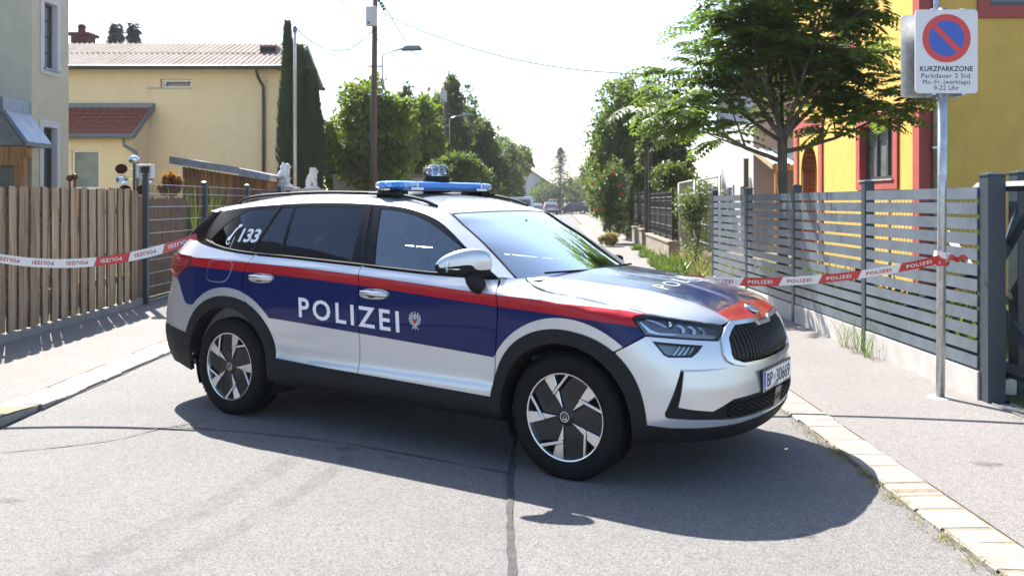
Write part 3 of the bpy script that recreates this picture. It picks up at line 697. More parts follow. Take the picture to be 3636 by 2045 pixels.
    # dark chin
chin = [(0, .252), (.30, .254), (.6, .262), (.86, .268), (1.04, .25), (1.085, .245), (1.078, .36), (1.062, .362), (.906, .346), (.752, .340), (.493, .333), (.214, .335), (0, .334)]
panel('front_apron', [chin+[(-u, z) for u, z in chin[::-1] if u > 1e-6]], sb, .03, m_clad, CAR, 1, flange=.05, lift=.006)
grl = empty('grille', parent=CAR)
panel('grille_frame', [both(gout), both(gin)], sb, .02, m_chrome, grl, 1, flange=.03, lift=.014)
panel('grille_back', [both(gin)], sb, .03, m_dark, grl, 1, flange=0, lift=-.045)
zt_ = Pchip([(0, .820), (.085, .821), (.12, .84), (.38, .846), (.44, .826), (.485, .79), (.5, .75)]); zb_ = Pchip([(0, .655), (.2, .656), (.41, .663), (.48, .69), (.5, .72)])
for i in range(-12, 13):
    u = i*.0385+.0; au = abs(u); za, zb = zb_(au), zt_(au); V = []
    if zb-za < .03: continue
    for k in range(9):
        z = za+(zb-za)*k/8; p = Vector(sb(u, z)); s = math.sin(PI*min(1, max(0, k/8)))**.4; t_ = Vector((-.35*u, 1, 0)).normalized(); n_ = Vector((1, .35*u, 0)).normalized()
        for a, l in ((-.0145, -.04), (-.0105, -.010+.012*s), (-.004, -.004+.014*s), (.004, -.004+.014*s), (.0105, -.010+.012*s), (.0145, -.04)): V.append(p+t_*a+n_*l)
    F = [(k*6+j, k*6+j+1, (k+1)*6+j+1, (k+1)*6+j) for k in range(8) for j in range(5)]
    mesh('grille_slat', V, F, m_gloss, grl)
# number plate
plt = empty('number_plate', parent=CAR); b = MB(); b.box(2.293, 2.303, -.272, .272, .470, .600, .003); b.build('plate_holder', m_gloss, plt)
b = MB(); b.box(2.303, 2.3055, -.26, .26, .480, .590); b.build('plate_sheet', m_white, plt)
for z in (.4835, .5865):
    b = MB(); b.box(2.3055, 2.3060, -.258, .258, z-.002, z+.002); b.build('plate_stripe', m_redp, plt)
b = MB(); b.box(2.3055, 2.3062, -.258, -.222, .482, .588); b.build('euro_band', m_bluep, plt)
def ptx(c, z0, s): return lambda p, q: (2.3066, c+p*s, z0+q)
put_text('plate_lettering', 'BP', m_blackp, plt, ptx(-.148, .4975, 1), .108, .002, width=.105)
put_text('plate_lettering', '30669', m_blackp, plt, ptx(.105, .4975, 1), .108, .002, width=.265)
put_text('country_letter', 'A', m_white, plt, lambda p, q: (2.3068, -.240+p, .490+q), .03)
b = MB(); b.lathe([(0, .0006), (.021, .0006), (.021, 0)], (2.3062, -.058, .535), 14, 'x'); b.build('plate_crest', m_greyp, plt)
# --- tail: bumper, tailgate, underbody
rb_half = [(UMAX, .62), (5.4, .612), (5.1, .598), (4.90, .572), (4.774, .553)]+arR[near(arR, (4.765, .57)):near(arR, (4.71, .73))-1:-1][::1]
i3 = near(arR, (4.768, .56)); i4 = near(arR, (4.705, .735))
rb_half = [(UMAX, .62), (5.4, .612), (5.1, .598), (4.90, .572), (4.774, .553)]+arR[i4:i3][::-1]+qs+[(5.28, .962), (UMAX, .95)]
for sg in (-1, 1):
    panel('rear_bumper', [rb_half], belt, .035, m_silver, CAR, sg, gap=.002)
    lo_ = [(UMAX, .30), (5.3, .315), (5.0, .315), (4.80, .28), (4.765, .36), (4.765, .551), (4.9, .569), (5.1, .595), (5.4, .609), (UMAX, .617)]
    panel('rear_apron', [lo_], belt, .035, m_clad, CAR, sg, lift=.006, flange=.03)
    panel('tailgate', [[(UMAX, .955), (5.30, .968), (5.53, 1.0), (5.53, 1.11), (5.32, 1.152), (5.30, 1.18), (UMAX, 1.19)]], belt, .035, m_silver, CAR, sg, gap=.002)
b = MB(); b.box(-2.2, 2.0, -.55, .55, .24, .30); b.box(-.95, .95, -.84, .84, .255, .30); b.build('underbody', m_dark, CAR)
b = MB(); b.box(2.0, 2.05, -.6, .6, .32, .85); b.build('bulkhead', m_dark, CAR)
b = MB(); b.box(-2.2, -2.15, -.6, .6, .3, 1.1); b.build('bulkhead', m_dark, CAR)
# --- light bar, beacon, aerial
lb = empty('light_bar', parent=CAR)
def pill(y0, y1, x0, x1, z0, z1, endl=0., endr=0., n=10):
    """bar along y with rounded section; ends taper"""
    V = []; F = []; m = 14; xs = (x0+x1)/2; hx_ = (x1-x0)/2; zs = (z0+z1)/2; hz_ = (z1-z0)/2
    for i in range(n+1):
        y = y0+(y1-y0)*i/n; k = 1.
        if endl and y-y0 < endl: k = min(k, (max(0., 1-((endl-(y-y0))/endl)**2.4))**.5)
        if endr and y1-y < endr: k = min(k, (max(0., 1-((endr-(y1-y))/endr)**2.4))**.5)
        k = max(k, .25)
        for j in range(m):
            a = 2*PI*j/m; c_, s_ = math.cos(a), math.sin(a)
            V.append((xs+hx_*k*math.copysign(abs(c_)**.6, c_), y, zs+hz_*(.45+.55*k)*math.copysign(abs(s_)**.7, s_)))
    F = [(i*m+j, i*m+(j+1) % m, (i+1)*m+(j+1) % m, (i+1)*m+j) for i in range(n) for j in range(m)]+[tuple(range(m)), tuple(range((n+1)*m-1, n*m-1, -1))]
    return V, F
for nm, a, c, l, r, mt in (('end_lens', -.605, -.385, .13, 0, m_blens), ('centre_cover', -.38, .38, 0, 0, m_bplain), ('end_lens', .385, .605, 0, .13, m_blens)):
    V, F = pill(a, c, -.325, -.070, 1.624, 1.684, l, r, 14); autosmooth(mesh(nm, V, F, mt, lb), 60)
V, F = pill(-.56, .56, -.315, -.076, 1.612, 1.634, .1, .1, 14); autosmooth(mesh('bar_base', V, F, m_chrome, lb), 60)
for s in (-1, 1):
    b = MB(); b.box(-.31, -.10, s*.49-.05, s*.49+.05, 1.572, 1.618, .006); b.box(-.34, -.07, s*.565-.03, s*.565+.03, 1.585, 1.602, .004); b.build('bar_foot', m_clad, lb)
    b = MB(); b.box(-.0705, -.0675, s*.3825-.010, s*.3825+.010, 1.622, 1.680); b.build('bar_joint', m_chrome, lb)
    b = MB(); b.box(-.0705, -.0660, min(s*.32, s*.45), max(s*.32, s*.45), 1.620, 1.637); b.build('maker_strip', m_white, lb)
bc = empty('roof_beacon', parent=CAR)
b = MB(); b.lathe([(0, .122), (.094, .122), (.098, .112), (.098, 0), (0, 0)], (-.22, .02, 1.605), 28); autosmooth(b.build('beacon_base', m_clad, bc), 40)
b = MB(); b.lathe([(.092, 0), (.090, .045), (.080, .068), (.05, .082), (0, .086)], (-.22, .02, 1.727), 28); autosmooth(b.build('beacon_dome', m_lens, bc), 60)
for k in range(6):
    a = PI/3*k
    for z in (1.742, 1.764, 1.782):
        b = MB(); c = (-.22+.062*math.cos(a), .02+.062*math.sin(a), z); b.ball(c, (.018, .018, .009), 8, 6); b.build('beacon_led', m_led, bc, True)
b = MB(); b.lathe([(0, .07), (.052, .07), (.052, 0)], (-.22, .02, 1.727), 16); b.build('beacon_core', m_chrome, bc, True)
b = MB(); b.prism([(-1.80, 1.575), (-1.62, 1.592), (-1.70, 1.612), (-1.745, 1.640), (-1.775, 1.640)], -.012, .012, 'y'); bevel(b.build('shark_fin_aerial', m_gloss, CAR), .006)
# wipers
for y0, y1 in ((-.56, -.02), (.0, .56)):
    b = MB(); b.tube([(1.135-.25*abs(y0)**2.2, y0, 1.108), (1.165-.25*abs((y0+y1)/2)**2.2, (y0+y1)/2, 1.108), (1.17-.25*abs(y1)**2.2, y1, 1.10)], .007, 6); b.build('wiper', m_clad, CAR)
V = []; F = []
for i in range(13):
    y = -.68+1.36*i/12; xx = 1.175-.36*abs(y)**2.4; V += [(xx-.10, y, 1.06), (xx+.06, y, 1.075)]
F = [(2*i, 2*i+1, 2*i+3, 2*i+2) for i in range(12)]; mesh('cowl', V, F, m_clad, CAR)
# --- interior
b = MB(); b.prism([(1.1, .95), (1.08, 1.05), (.86, 1.075), (.72, 1.06), (.60, .98), (.62, .75), (1.1, .6)], -.74, .74, 'y'); bevel(b.build('dashboard', m_int, CAR), .02)
b = MB(); b.box(.60, .625, -.16, .14, 1.02, 1.145, .008); b.build('centre_screen', m_gloss, CAR)
sw = MB(); n = 28; cs = Vector((.47, .37, 1.02)); ax1 = Vector((0, 1, 0)); ax2 = Vector((.42, 0, .90)).normalized()
sw.tube([tuple(cs+(ax1*math.cos(2*PI*k/n)+ax2*math.sin(2*PI*k/n))*.178) for k in range(n+1)], .016, 8)
for a in (0, PI, -PI/2): sw.tube([tuple(cs), tuple(cs+(ax1*math.cos(a)+ax2*math.sin(a))*.175)], .018, 6)
sw.ball(tuple(cs), .055, 10, 6); sw.tube([tuple(cs), (.66, .37, .93)], .035, 8); sw.build('steering_wheel', m_int, CAR, True)
def seat(x, y, w=.5):
    s = empty('seat', parent=CAR)
    b = MB(); b.box(x-.08, x+.45, y-w/2, y+w/2, .52, .66, .04); bevel(b.build('seat_cushion', m_int, s), .03)
    b = MB(); b.prism([(x-.10, .60), (x+.06, .62), (x-.13, 1.20), (x-.26, 1.22)], y-w/2+.02, y+w/2-.02, 'y'); bevel(b.build('seat_back', m_int, s), .035)
    b = MB(); b.prism([(x-.17, 1.22), (x-.13, 1.24), (x-.17, 1.42), (x-.25, 1.43), (x-.26, 1.25)], y-.125, y+.125, 'y'); bevel(b.build('head_rest', m_int, s), .03)
seat(-.12, -.37); seat(-.12, .37); seat(-1.0, -.42, .42); seat(-1.0, .42, .42); seat(-1.0, 0, .38)
b = MB(); b.box(-2.1, 1.0, -.80, .80, .30, .34); b.build('cabin_floor', m_int, CAR)
for sg in (-1, 1):
    V = []; F = []
    for i in range(20):
        x = -1.95+2.8*i/19; V += [(x, sg*(glassy(x, ZB(x))-.05), ZB(x)-.015), (x, sg*(YS(-x)-.09), .5)]
    F = [(2*i, 2*i+1, 2*i+3, 2*i+2) for i in range(19)]; mesh('door_card', V, F, m_int, CAR)
    b = MB(); b.tube([(-.19, sg*.60, 1.49), (-.16, sg*.70, 1.30), (-.15, sg*.77, 1.08)], .035, 8); b.build('inner_pillar', m_int, CAR, True)
hlp = panel('headliner', [[(1.04, -.98), (1.90, -.98), (1.90, .98), (1.04, .98)]], screen, .12, m_intl, CAR, 1, flange=0, lift=-.03)
b = MB(); b.box(.50, .53, -.125, .125, 1.325, 1.395, .012); b.tube([(.53, 0, 1.37), (.58, 0, 1.41)], .012, 6); b.build('rear_view_mirror', m_int, CAR)
b = MB(); b.prism([(.46, 1.455), (.72, 1.322), (.70, 1.308), (.46, 1.42)], -.07, .07, 'y'); b.build('sensor_housing', m_int, CAR)
# --- wheels
def ply(poly): return [(r*math.cos(R(a)), r*math.sin(R(a))) for r, a in poly]
def make_wheel():
    w = empty('wheel', parent=CAR)
    ty = MB(); prof = [(.232, -.10), (.245, -.112), (.290, -.120), (.325, -.114), (.344, -.098), (.350, -.07), (.3505, -.04), (.342, -.038), (.342, -.030), (.3515, -.028), (.352, 0), (.3515, .028), (.342, .030), (.342, .038), (.3505, .04), (.350, .07), (.344, .098), (.325, .114), (.290, .118), (.245, .11), (.232, .10)]
    ty.lathe(prof, n=72, axis='y'); to = autosmooth(ty.build('tyre', m_tyre, w), 50)
    tb = MB()
    for k in range(72):
        a0 = 2*PI*k/72; c_, s_ = math.cos(a0), math.sin(a0); c2, s2 = math.cos(a0+.05), math.sin(a0+.05)
        for ys in (-1, 1):
            V = [(r_*cc, ys*yy, r_*ss) for r_, yy in ((.3535, .045), (.353, .09), (.336, .112)) for cc, ss in ((c_, s_), (c2, s2))]
            tb.add(V, [(0, 1, 3, 2), (2, 3, 5, 4)])
    tr = tb.build('tread_blocks', m_tyre, to); tr['kind'] = 'stuff'
    rm = MB(); rm.lathe([(.222, -.03), (.226, -.085), (.236, -.108), (.243, -.110), (.244, -.104), (.240, -.09), (.228, .10)], n=72, axis='y'); ro = autosmooth(rm.build('rim', m_alu, w), 30)
    bk = MB(); bk.lathe([(.0, -.052), (.224, -.052)], n=48, axis='y'); bk.build('rim_back', m_dark, ro)
    for i in range(5):
        rot = -72*i; q = lambda pl: ply([(r, a+rot) for r, a in pl])
        p = MB(); p.prism(q([(.228, 79), (.234, 66), (.231, 53), (.155, 51), (.050, 44), (.044, 100), (.144, 105)]), -.088, -.06, 'y'); pl = p.build('rim_insert', m_rimblk, ro)
        for k in range(5):
            g = MB(); a = .108+.0*k; d0 = -.034+.017*k
            an = R(70+rot); ux, uz = math.cos(an), math.sin(an); vx, vz = -uz, ux
            P0 = (ux*(.10+.004*k)+vx*d0, uz*(.10+.004*k)+vz*d0); P1 = (ux*(.212-.004*abs(k-2))+vx*d0, uz*(.212-.004*abs(k-2))+vz*d0); h = .0035
            g.prism([(P0[0]-vx*h, P0[1]-vz*h), (P1[0]-vx*h, P1[1]-vz*h), (P1[0]+vx*h, P1[1]+vz*h), (P0[0]+vx*h, P0[1]+vz*h)], -.0915, -.086, 'y'); g.build('insert_rib', m_rimblk, pl)
        p = MB(); p.prism(q([(.231, 52), (.2425, 43), (.241, 35), (.176, 34), (.148, 50)]), -.104, -.06, 'y'); bevel(p.build('spoke_wedge', m_alu, ro), .003, 1)
        p = MB(); p.prism(q([(.147, 50.5), (.241, 15), (.238, 10.5), (.131, 49)]), -.106, -.06, 'y'); bevel(p.build('spoke_bar', m_alu, ro), .003, 1)
        V = [(x, y, z) for (x, z), y in zip(q([(.132, 49), (.150, 35), (.048, 38), (.10, 42)]), (-.100, -.088, -.094, -.102))]
        p = MB(); pp = q([(.132, 49), (.150, 35), (.048, 38)]); p.prism(pp, -.098, -.06, 'y'); bevel(p.build('spoke_blade', m_alu, ro), .003, 1)
    hb = MB(); hb.lathe([(0, -.100), (.034, -.100), (.046, -.094), (.056, -.084), (.06, -.06)], n=30, axis='y'); ho = autosmooth(hb.build('hub', m_rimblk, ro), 40)
    cp = MB(); cp.lathe([(.0, -.1025), (.0245, -.1025)], n=24, axis='y'); cp.build('hub_cap', m_blackp, ho)
    cp = MB(); cp.lathe([(.0245, -.1027), (.0245, -.1045), (.0285, -.1045), (.029, -.100)], n=24, axis='y'); cp.build('cap_ring', m_chrome, ho)
    cp = MB()
    for k in range(3): cp.prism([(-.010+.004*k, -.008), (.002+.004*k, -.008), (.006+.001*k, .006+.004*k), (-.004+.001*k, .016-.002*k)], -.1040, -.1030, 'y')
    cp.prism([(-.017, -.014), (.013, -.017), (.017, -.010), (-.010, -.010)], -.1040, -.1030, 'y'); cp.build('winged_mark', m_chrome, ho)
    return w
wh = make_wheel(); first = True
for x in (WX, -WX):
    for s in (-1, 1):
        o = wh if first else copy_tree(wh, CAR); first = False
        o.location = (x, s*.795, WZ); o.rotation_euler = (0, (0 if x > 0 else R(-31)), 0 if s < 0 else PI)
# ---------------------------------------------------------------- ground, road, pavements, kerbs
rnd = random.Random(7)
def bend(y): return .055*max(0., y-15.)
def asphalt(name, c1, c2, c3, patch, seed=0.):
    """old asphalt: pale worn stone chips in a darker binder, stains and mottling"""
    m, t, b = nt(name); co = N(t, 'ShaderNodeTexCoord').outputs['Object']
    mp = N(t, 'ShaderNodeMapping'); mp.inputs['Location'].default_value = (seed, seed*.7, 0); L(t, co, mp.inputs[0]); co = mp.outputs[0]
    v = N(t, 'ShaderNodeTexVoronoi', inp={'Scale': 120., 'Randomness': 1.}); L(t, co, v.inputs['Vector'])
    n1 = noise(t, 210, 2, .6, co); n2 = noise(t, 1.1, 6, .6, co); n3 = noise(t, 14, 4, .6, co)
    chips = ramp(t, v.outputs['Color'], [(.0, c1), (.45, c2), (1., c3)])
    c = mix(t, ramp(t, n1.outputs[0], [(.34, (1,)*3), (.42, (0,)*3)]).outputs[0], chips.outputs[0], tuple(x*.45 for x in c1))
    c = mix(t, ramp(t, n2.outputs[0], [(.35, (0,)*3), (.7, (1,)*3)]).outputs[0], c, patch, 'MULTIPLY')
    c = mix(t, mth(t, 'MULTIPLY', ramp(t, n3.outputs[0], [(.5, (0,)*3), (.8, (1,)*3)]).outputs[0], .25), c, tuple(x*.6 for x in c1))
    L(t, c, b.inputs['Base Color']); b.inputs['Roughness'].default_value = .86; b.inputs['Specular IOR Level'].default_value = .35
    h = mth(t, 'ADD', v.outputs['Distance'], mth(t, 'MULTIPLY', n1.outputs[0], .8)); bump(t, b, h, .5, .004); return m
m_road = asphalt('worn_road_asphalt', (.10, .098, .097), (.165, .161, .156), (.235, .228, .22), (.88, .88, .89))
m_road2 = asphalt('repaired_road_asphalt', (.11, .106, .104), (.178, .172, .165), (.25, .24, .23), (.9, .9, .9), 4.)
m_walk = asphalt('pavement_asphalt', (.14, .130, .123), (.205, .192, .182), (.262, .248, .237), (.92, .91, .90), 9.)
m_tar = M('tar_joint', (.085, .085, .087), .9, spec=.15, var=.3, vscale=12, bscale=60, bstr=.3)
m_crack = M('fine_crack_filler', (.10, .098, .096), .9, var=.3, vscale=30)
m_soil = M('dry_soil', (.17, .135, .09), .95, var=.35, vscale=3, bscale=30, bstr=.6, bdist=.03)
def granite(name, a, c):
    m, t, b = nt(name); co = N(t, 'ShaderNodeTexCoord').outputs['Object']; oi = N(t, 'ShaderNodeObjectInfo')
    n = noise(t, 9, 6, .65, co); n2 = noise(t, 130, 2, .6, co)
    cc = mix(t, ramp(t, n.outputs[0], [(.35, (0,)*3), (.65, (1,)*3)]).outputs[0], a, c)
    cc = mix(t, mth(t, 'MULTIPLY', ramp(t, n2.outputs[0], [(.4, (1,)*3), (.5, (0,)*3)]).outputs[0], .35), cc, tuple(x*.4 for x in a))
    cc = mix(t, mth(t, 'MULTIPLY', oi.outputs['Random'], .3), cc, tuple(x*.72 for x in a)); L(t, cc, b.inputs['Base Color']); b.inputs['Roughness'].default_value = .8
    bump(t, b, n.outputs[0], .5, .012); return m
m_kerb = granite('kerb_granite', (.25, .232, .205), (.31, .295, .27)); m_kerbl = granite('kerb_granite_pale', (.26, .255, .245), (.32, .315, .305))
m_joint = M('joint_mortar', (.235, .185, .125), .95, var=.25, vscale=25, bscale=80, bstr=.4)
def strip(name, x0, x1, ys, z, mat, nx=1, jig=0.):
    V = []; F = []
    for y in ys:
        for k in range(nx+1): V.append((x0+(x1-x0)*k/nx+bend(y), y, z))
    w = nx+1
    F = [(i*w+k, i*w+k+1, (i+1)*w+k+1, (i+1)*w+k) for i in range(len(ys)-1) for k in range(nx)]
    return tag(mesh(name, V, F, mat), kind='structure')
YS_ = [-14, 0, 5, 10, 15, 18, 25, 40, 60, 90, 130, 200]
b = MB(); b.add([(-400, -60, -.06), (400, -60, -.06), (400, 700, -.06), (-400, 700, -.06)], [(0, 1, 2, 3)])
tag(b.build('ground', m_soil), kind='structure')
strip('road', -3.55, 2.03, YS_, 0., m_road)
strip('pavement_right', 2.262, 3.75, YS_, .014, m_walk); strip('pavement_left', -5.75, -3.815, YS_, .020, m_walk)
# repaired trench with tar joints
def ribbon(name, pts, w, z, mat, jit=.004):
    pts = crs(pts, 8); V = []; F = []
    for i, p in enumerate(pts):
        a = pts[max(0, i-1)]; c = pts[min(len(pts)-1, i+1)]; dx, dy = c[0]-a[0], c[1]-a[1]; l = math.hypot(dx, dy) or 1
        for s in (-1, 1): q = w/2+rnd.uniform(-jit, jit); V.append((p[0]-dy/l*q*s, p[1]+dx/l*q*s, z))
    F = [(2*i, 2*i+1, 2*i+3, 2*i+2) for i in range(len(pts)-1)]; return tag(mesh(name, V, F, mat), kind='structure')
patch = [(-1.35, 6.72), (-.95, 6.30), (.0, 5.55), (.02, 2.0), (2.02, 2.0), (2.02, 8.0), (-.9, 8.0)]
mesh('road_repair', [(x, y, .004) for x, y in patch], [tuple(range(len(patch)))], m_road2)['kind'] = 'structure'
ribbon('tar_joint', [(.03, 6.0), (.0, 5.2), (-.01, 4.4), (.0, 3.6), (-.01, 2.6)], .036, .008, m_tar, .008)
ribbon('road_crack', [(-4.0, 5.2), (-3.2, 5.45), (-2.6, 5.75), (-2.35, 6.1), (-1.9, 6.4), (-1.5, 6.48)], .012, .007, m_crack, .005)
ribbon('road_crack', [(-1.05, 7.6), (-1.75, 7.45), (-2.25, 7.0), (-1.9, 6.62)], .016, .007, m_crack, .006)
ribbon('road_crack', [(-2.3, 6.12), (-1.2, 5.75), (.0, 5.05)], .012, .0075, m_crack, .005)
# kerbs: separate stones on a mortar bed
def kerb(name, x0, x1, y0, y1, hz, mat, L0, L1, bedz):
    k = tag(empty(name), kind='structure'); st = []
    V = []; F = []; yy = y0; n = 0
    ys = [y0+(y1-y0)*i/300 for i in range(301)]
    V = []
    for y in ys: V += [(x0+.005+bend(y), y, hz(y)-bedz), (x1-.005+bend(y), y, hz(y)-bedz)]
    mesh('mortar_bed', V, [(2*i, 2*i+1, 2*i+3, 2*i+2) for i in range(300)], m_joint, k)
    while yy < y1:
        l = rnd.uniform(L0, L1)*(1 if yy < 22 else 3.2); a, c = yy+rnd.uniform(.004, .012), yy+l-rnd.uniform(.004, .012); j = lambda s: rnd.uniform(-s, s)
        h0, h1 = hz(a)+j(.001), hz(c)+j(.001); xa, xb = x0+j(.012), x1+j(.012); V = []; skew = j(.012)
        for (y, h) in ((a, h0), (a*.66+c*.34, (h0*2+h1)/3+j(.002)), (a*.34+c*.66, (h0+h1*2)/3+j(.002)), (c, h1)):
            e = .004 if y in (a, c) else 0
            bx = bend(y); ya, yb = y+skew+j(.006), y-skew+j(.006); ee = e if y == a else -e; V += [(xa+j(.006)+bx, ya, -.05), (xa+j(.007)+bx, ya, h-.006), (xa+.012+j(.005)+bx, ya+ee, h), (xb-.012+j(.005)+bx, yb+ee, h), (xb+j(.007)+bx, yb, h-.006), (xb+bx, yb, -.05)]
        F = [(i*6+q, i*6+q+1, (i+1)*6+q+1, (i+1)*6+q) for i in range(3) for q in range(5)]+[(5, 4, 3, 2, 1, 0), (18, 19, 20, 21, 22, 23)]
        mesh('kerb_stone', V, F, mat, k); yy += l
    return k
kerb('kerb_right', 2.0, 2.25, 2.6, 60, lambda y: .022, m_kerb, .17, .34, .0018)
kerb('kerb_left', -3.80, -3.48, 4.6, 60, lambda y: .026+.06*sstep(7.0, 6.0, y), m_kerbl, .30, .70, .003)
ribbon('kerb_joint', [(-3.478, y) for y in (4.6, 6, 7, 8, 9, 10, 11, 12, 14)], .022, .0065, m_crack, .009)
ribbon('kerb_joint', [(1.992, y) for y in (2.6, 4, 5, 6, 7, 8, 9, 10, 12, 14)], .018, .0072, m_crack, .008)
# garden edging blocks below the wooden fence
eg = tag(empty('fence_footing'), kind='structure'); y = 7.0; V0 = None
while y < 13.2:
    b = MB(); b.box(-5.62, -5.47, y+.006, y+.49, -.02, .105+rnd.uniform(-.004, .004), .008); b.build('edging_block', m_kerbl, eg); y += .497
# lawn and gravel garden behind the slatted fence, garden soil on the left
m_lawn = M('lawn', (.055, .10, .022), .9, col2=(.13, .135, .05), vscale=2.2, bscale=160, bstr=.9, bdist=.03)
mesh('garden_right', [(3.78, 5.5, .02), (40, 5.5, .02), (40, 21, .02), (3.78, 21, .02)], [(0, 1, 2, 3)], m_lawn)['kind'] = 'structure'
mesh('garden_left', [(-60, 6.5, .03), (-5.66, 6.5, .03), (-5.66, 24, .03), (-60, 24, .03)], [(0, 1, 2, 3)], m_lawn)['kind'] = 'structure'

def faint(name, col, a):
    """thin translucent film with ragged edges: dark streaks and drip stains on the asphalt"""
    m, t, b = nt(name); co = N(t, 'ShaderNodeTexCoord').outputs['Object']; n = noise(t, 7, 6, .7, co); b.inputs['Base Color'].default_value = tuple(col)+(1,); b.inputs['Roughness'].default_value = .8
    L(t, mth(t, 'MULTIPLY', ramp(t, n.outputs[0], [(.3, (0,)*3), (.7, (1,)*3)]).outputs[0], a), b.inputs['Alpha']); return m
m_mark = faint('dark_streak_film', (.06, .06, .062), .17); m_stain = faint('oil_stain_film', (.04, .04, .042), .45)
for x0, w_ in ((-.95, .11), (-1.30, .16)): ribbon('dark_streak', [(x0, 5.4), (x0-.18, 4.7), (x0-.42, 4.0), (x0-.72, 3.3), (x0-1.05, 2.6)], w_, .0062, m_mark, .012)  # two soft, slightly darker streaks running diagonally over the asphalt
for cx, cy, r_ in ((-1.02, 5.55, .05), (-.72, 5.35, .035), (1.35, 4.1, .03), (-2.6, 4.6, .04), (2.75, 5.2, .05), (-.3, 3.6, .06), (.9, 3.5, .05)):
    mesh('stain', [(cx+r_*rnd.uniform(.7, 1.4)*math.cos(2*PI*k/12)*1.6, cy+r_*rnd.uniform(.7, 1.3)*math.sin(2*PI*k/12), .0185 if cx > 2.2 else .0068) for k in range(12)], [tuple(range(12))], m_stain)['kind'] = 'structure'
# ---------------------------------------------------------------- fences, gate, sign
def wood(name, a, c, dark, scale=1.):
    m, t, b = nt(name); co = N(t, 'ShaderNodeTexCoord').outputs['Object']; oi = N(t, 'ShaderNodeObjectInfo')
    mp = N(t, 'ShaderNodeMapping'); mp.inputs['Scale'].default_value = (28*scale, 28*scale, 1.3*scale); L(t, co, mp.inputs[0])
    ad = N(t, 'ShaderNodeVectorMath', operation='ADD'); L(t, mp.outputs[0], ad.inputs[0])
    cx = N(t, 'ShaderNodeCombineXYZ'); L(t, mth(t, 'MULTIPLY', oi.outputs['Random'], 40), cx.inputs[0]); L(t, mth(t, 'MULTIPLY', oi.outputs['Random'], 23), cx.inputs[2]); L(t, cx.outputs[0], ad.inputs[1])
    n = noise(t, 1, 7, .62, ad.outputs[0], .6); n2 = noise(t, 2.2, 4, .6, co)
    c_ = ramp(t, n.outputs[0], [(.34, dark), (.46, a), (.62, c)]).outputs[0]
    c_ = mix(t, ramp(t, n2.outputs[0], [(.5, (0,)*3), (.8, (.5,)*3)]).outputs[0], c_, (.30, .28, .25))
    c_ = mix(t, mth(t, 'MULTIPLY', mth(t, 'POWER', oi.outputs['Random'], 2.), .65), c_, dark); L(t, c_, b.inputs['Base Color']); b.inputs['Roughness'].default_value = .85
    bump(t, b, n.outputs[0], .6, .006); return m
m_wood = wood('weathered_larch', (.36, .255, .155), (.52, .40, .275), (.15, .098, .06))
m_woodo = wood('stained_shed_wood', (.30, .115, .03), (.42, .18, .055), (.09, .035, .012))
m_reed = wood('reed_screen_wood', (.21, .125, .07), (.32, .21, .13), (.07, .042, .025), 2.)
m_slat = M('slate_grey_powder_coat', (.088, .113, .142), .42, .0, var=.22, vscale=3.5, coat=.15)
m_anth = M('anthracite_powder_coat', (.028, .042, .056), .42)
m_conc = M('pale_concrete', (.42, .405, .385), .85, var=.12, vscale=5, bscale=40, bstr=.15)
m_concd = M('weathered_concrete', (.26, .22, .17), .9, var=.45, vscale=4, bscale=22, bstr=.4, bdist=.015)
m_galv = M('galvanised_steel', (.50, .51, .52), .38, .85, var=.18, vscale=18)
m_iron = M('black_iron', (.010, .010, .011), .5)
m_screw = M('steel_screw', (.3, .3, .3), .35, 1.)
m_barkedge = M('bark_edge', (.15, .095, .055), .95, var=.5, vscale=14, bscale=60, bstr=.7)
# wooden board fence, left
WF = empty('wooden_fence', (-5.52, 10.3, 0), 0, 'weathered brown fence of upright wooden boards along the left pavement', 'fence')
y = 6.9; k = 0
while y < 13.15:
    w = rnd.uniform(.085, .165); h = 1.70+rnd.uniform(-.012, .014)+.006*(y-9); th = .028; lean = rnd.uniform(-.010, .010); off = rnd.choice((.030, .034, .040)) if k % 2 else rnd.choice((-.008, .0, .004))
    V = []; nn = 7
    for i in range(nn):
        z = .115+(h-.115)*i/(nn-1); e0 = rnd.uniform(-.005, .005)+lean*z; e1 = rnd.uniform(-.005, .005)+lean*z
        V += [(off, y+e0-10.3, z), (off, y+w+e1-10.3, z), (off-th, y+w+e1-10.3, z), (off-th, y+e0-10.3, z)]
    F = [(i*4+q, i*4+(q+1) % 4, (i+1)*4+(q+1) % 4, (i+1)*4+q) for i in range(nn-1) for q in range(4)]+[(3, 2, 1, 0), tuple(range((nn-1)*4, nn*4))]
    o = mesh('board', V, F, [m_wood, m_barkedge], WF, mi=[1 if (i_ % 4) in (1, 3) and i_ < (nn-1)*4 else 0 for i_ in range(len(F))])
    y += w+rnd.choice((-.016, -.010, -.004, .003, .008)); k += 1
for z in (.45, 1.42):
    b = MB(); b.box(-.085, -.034, 6.9-10.3, 13.15-10.3, z-.045, z+.045); b.build('fence_rail', m_wood, WF)
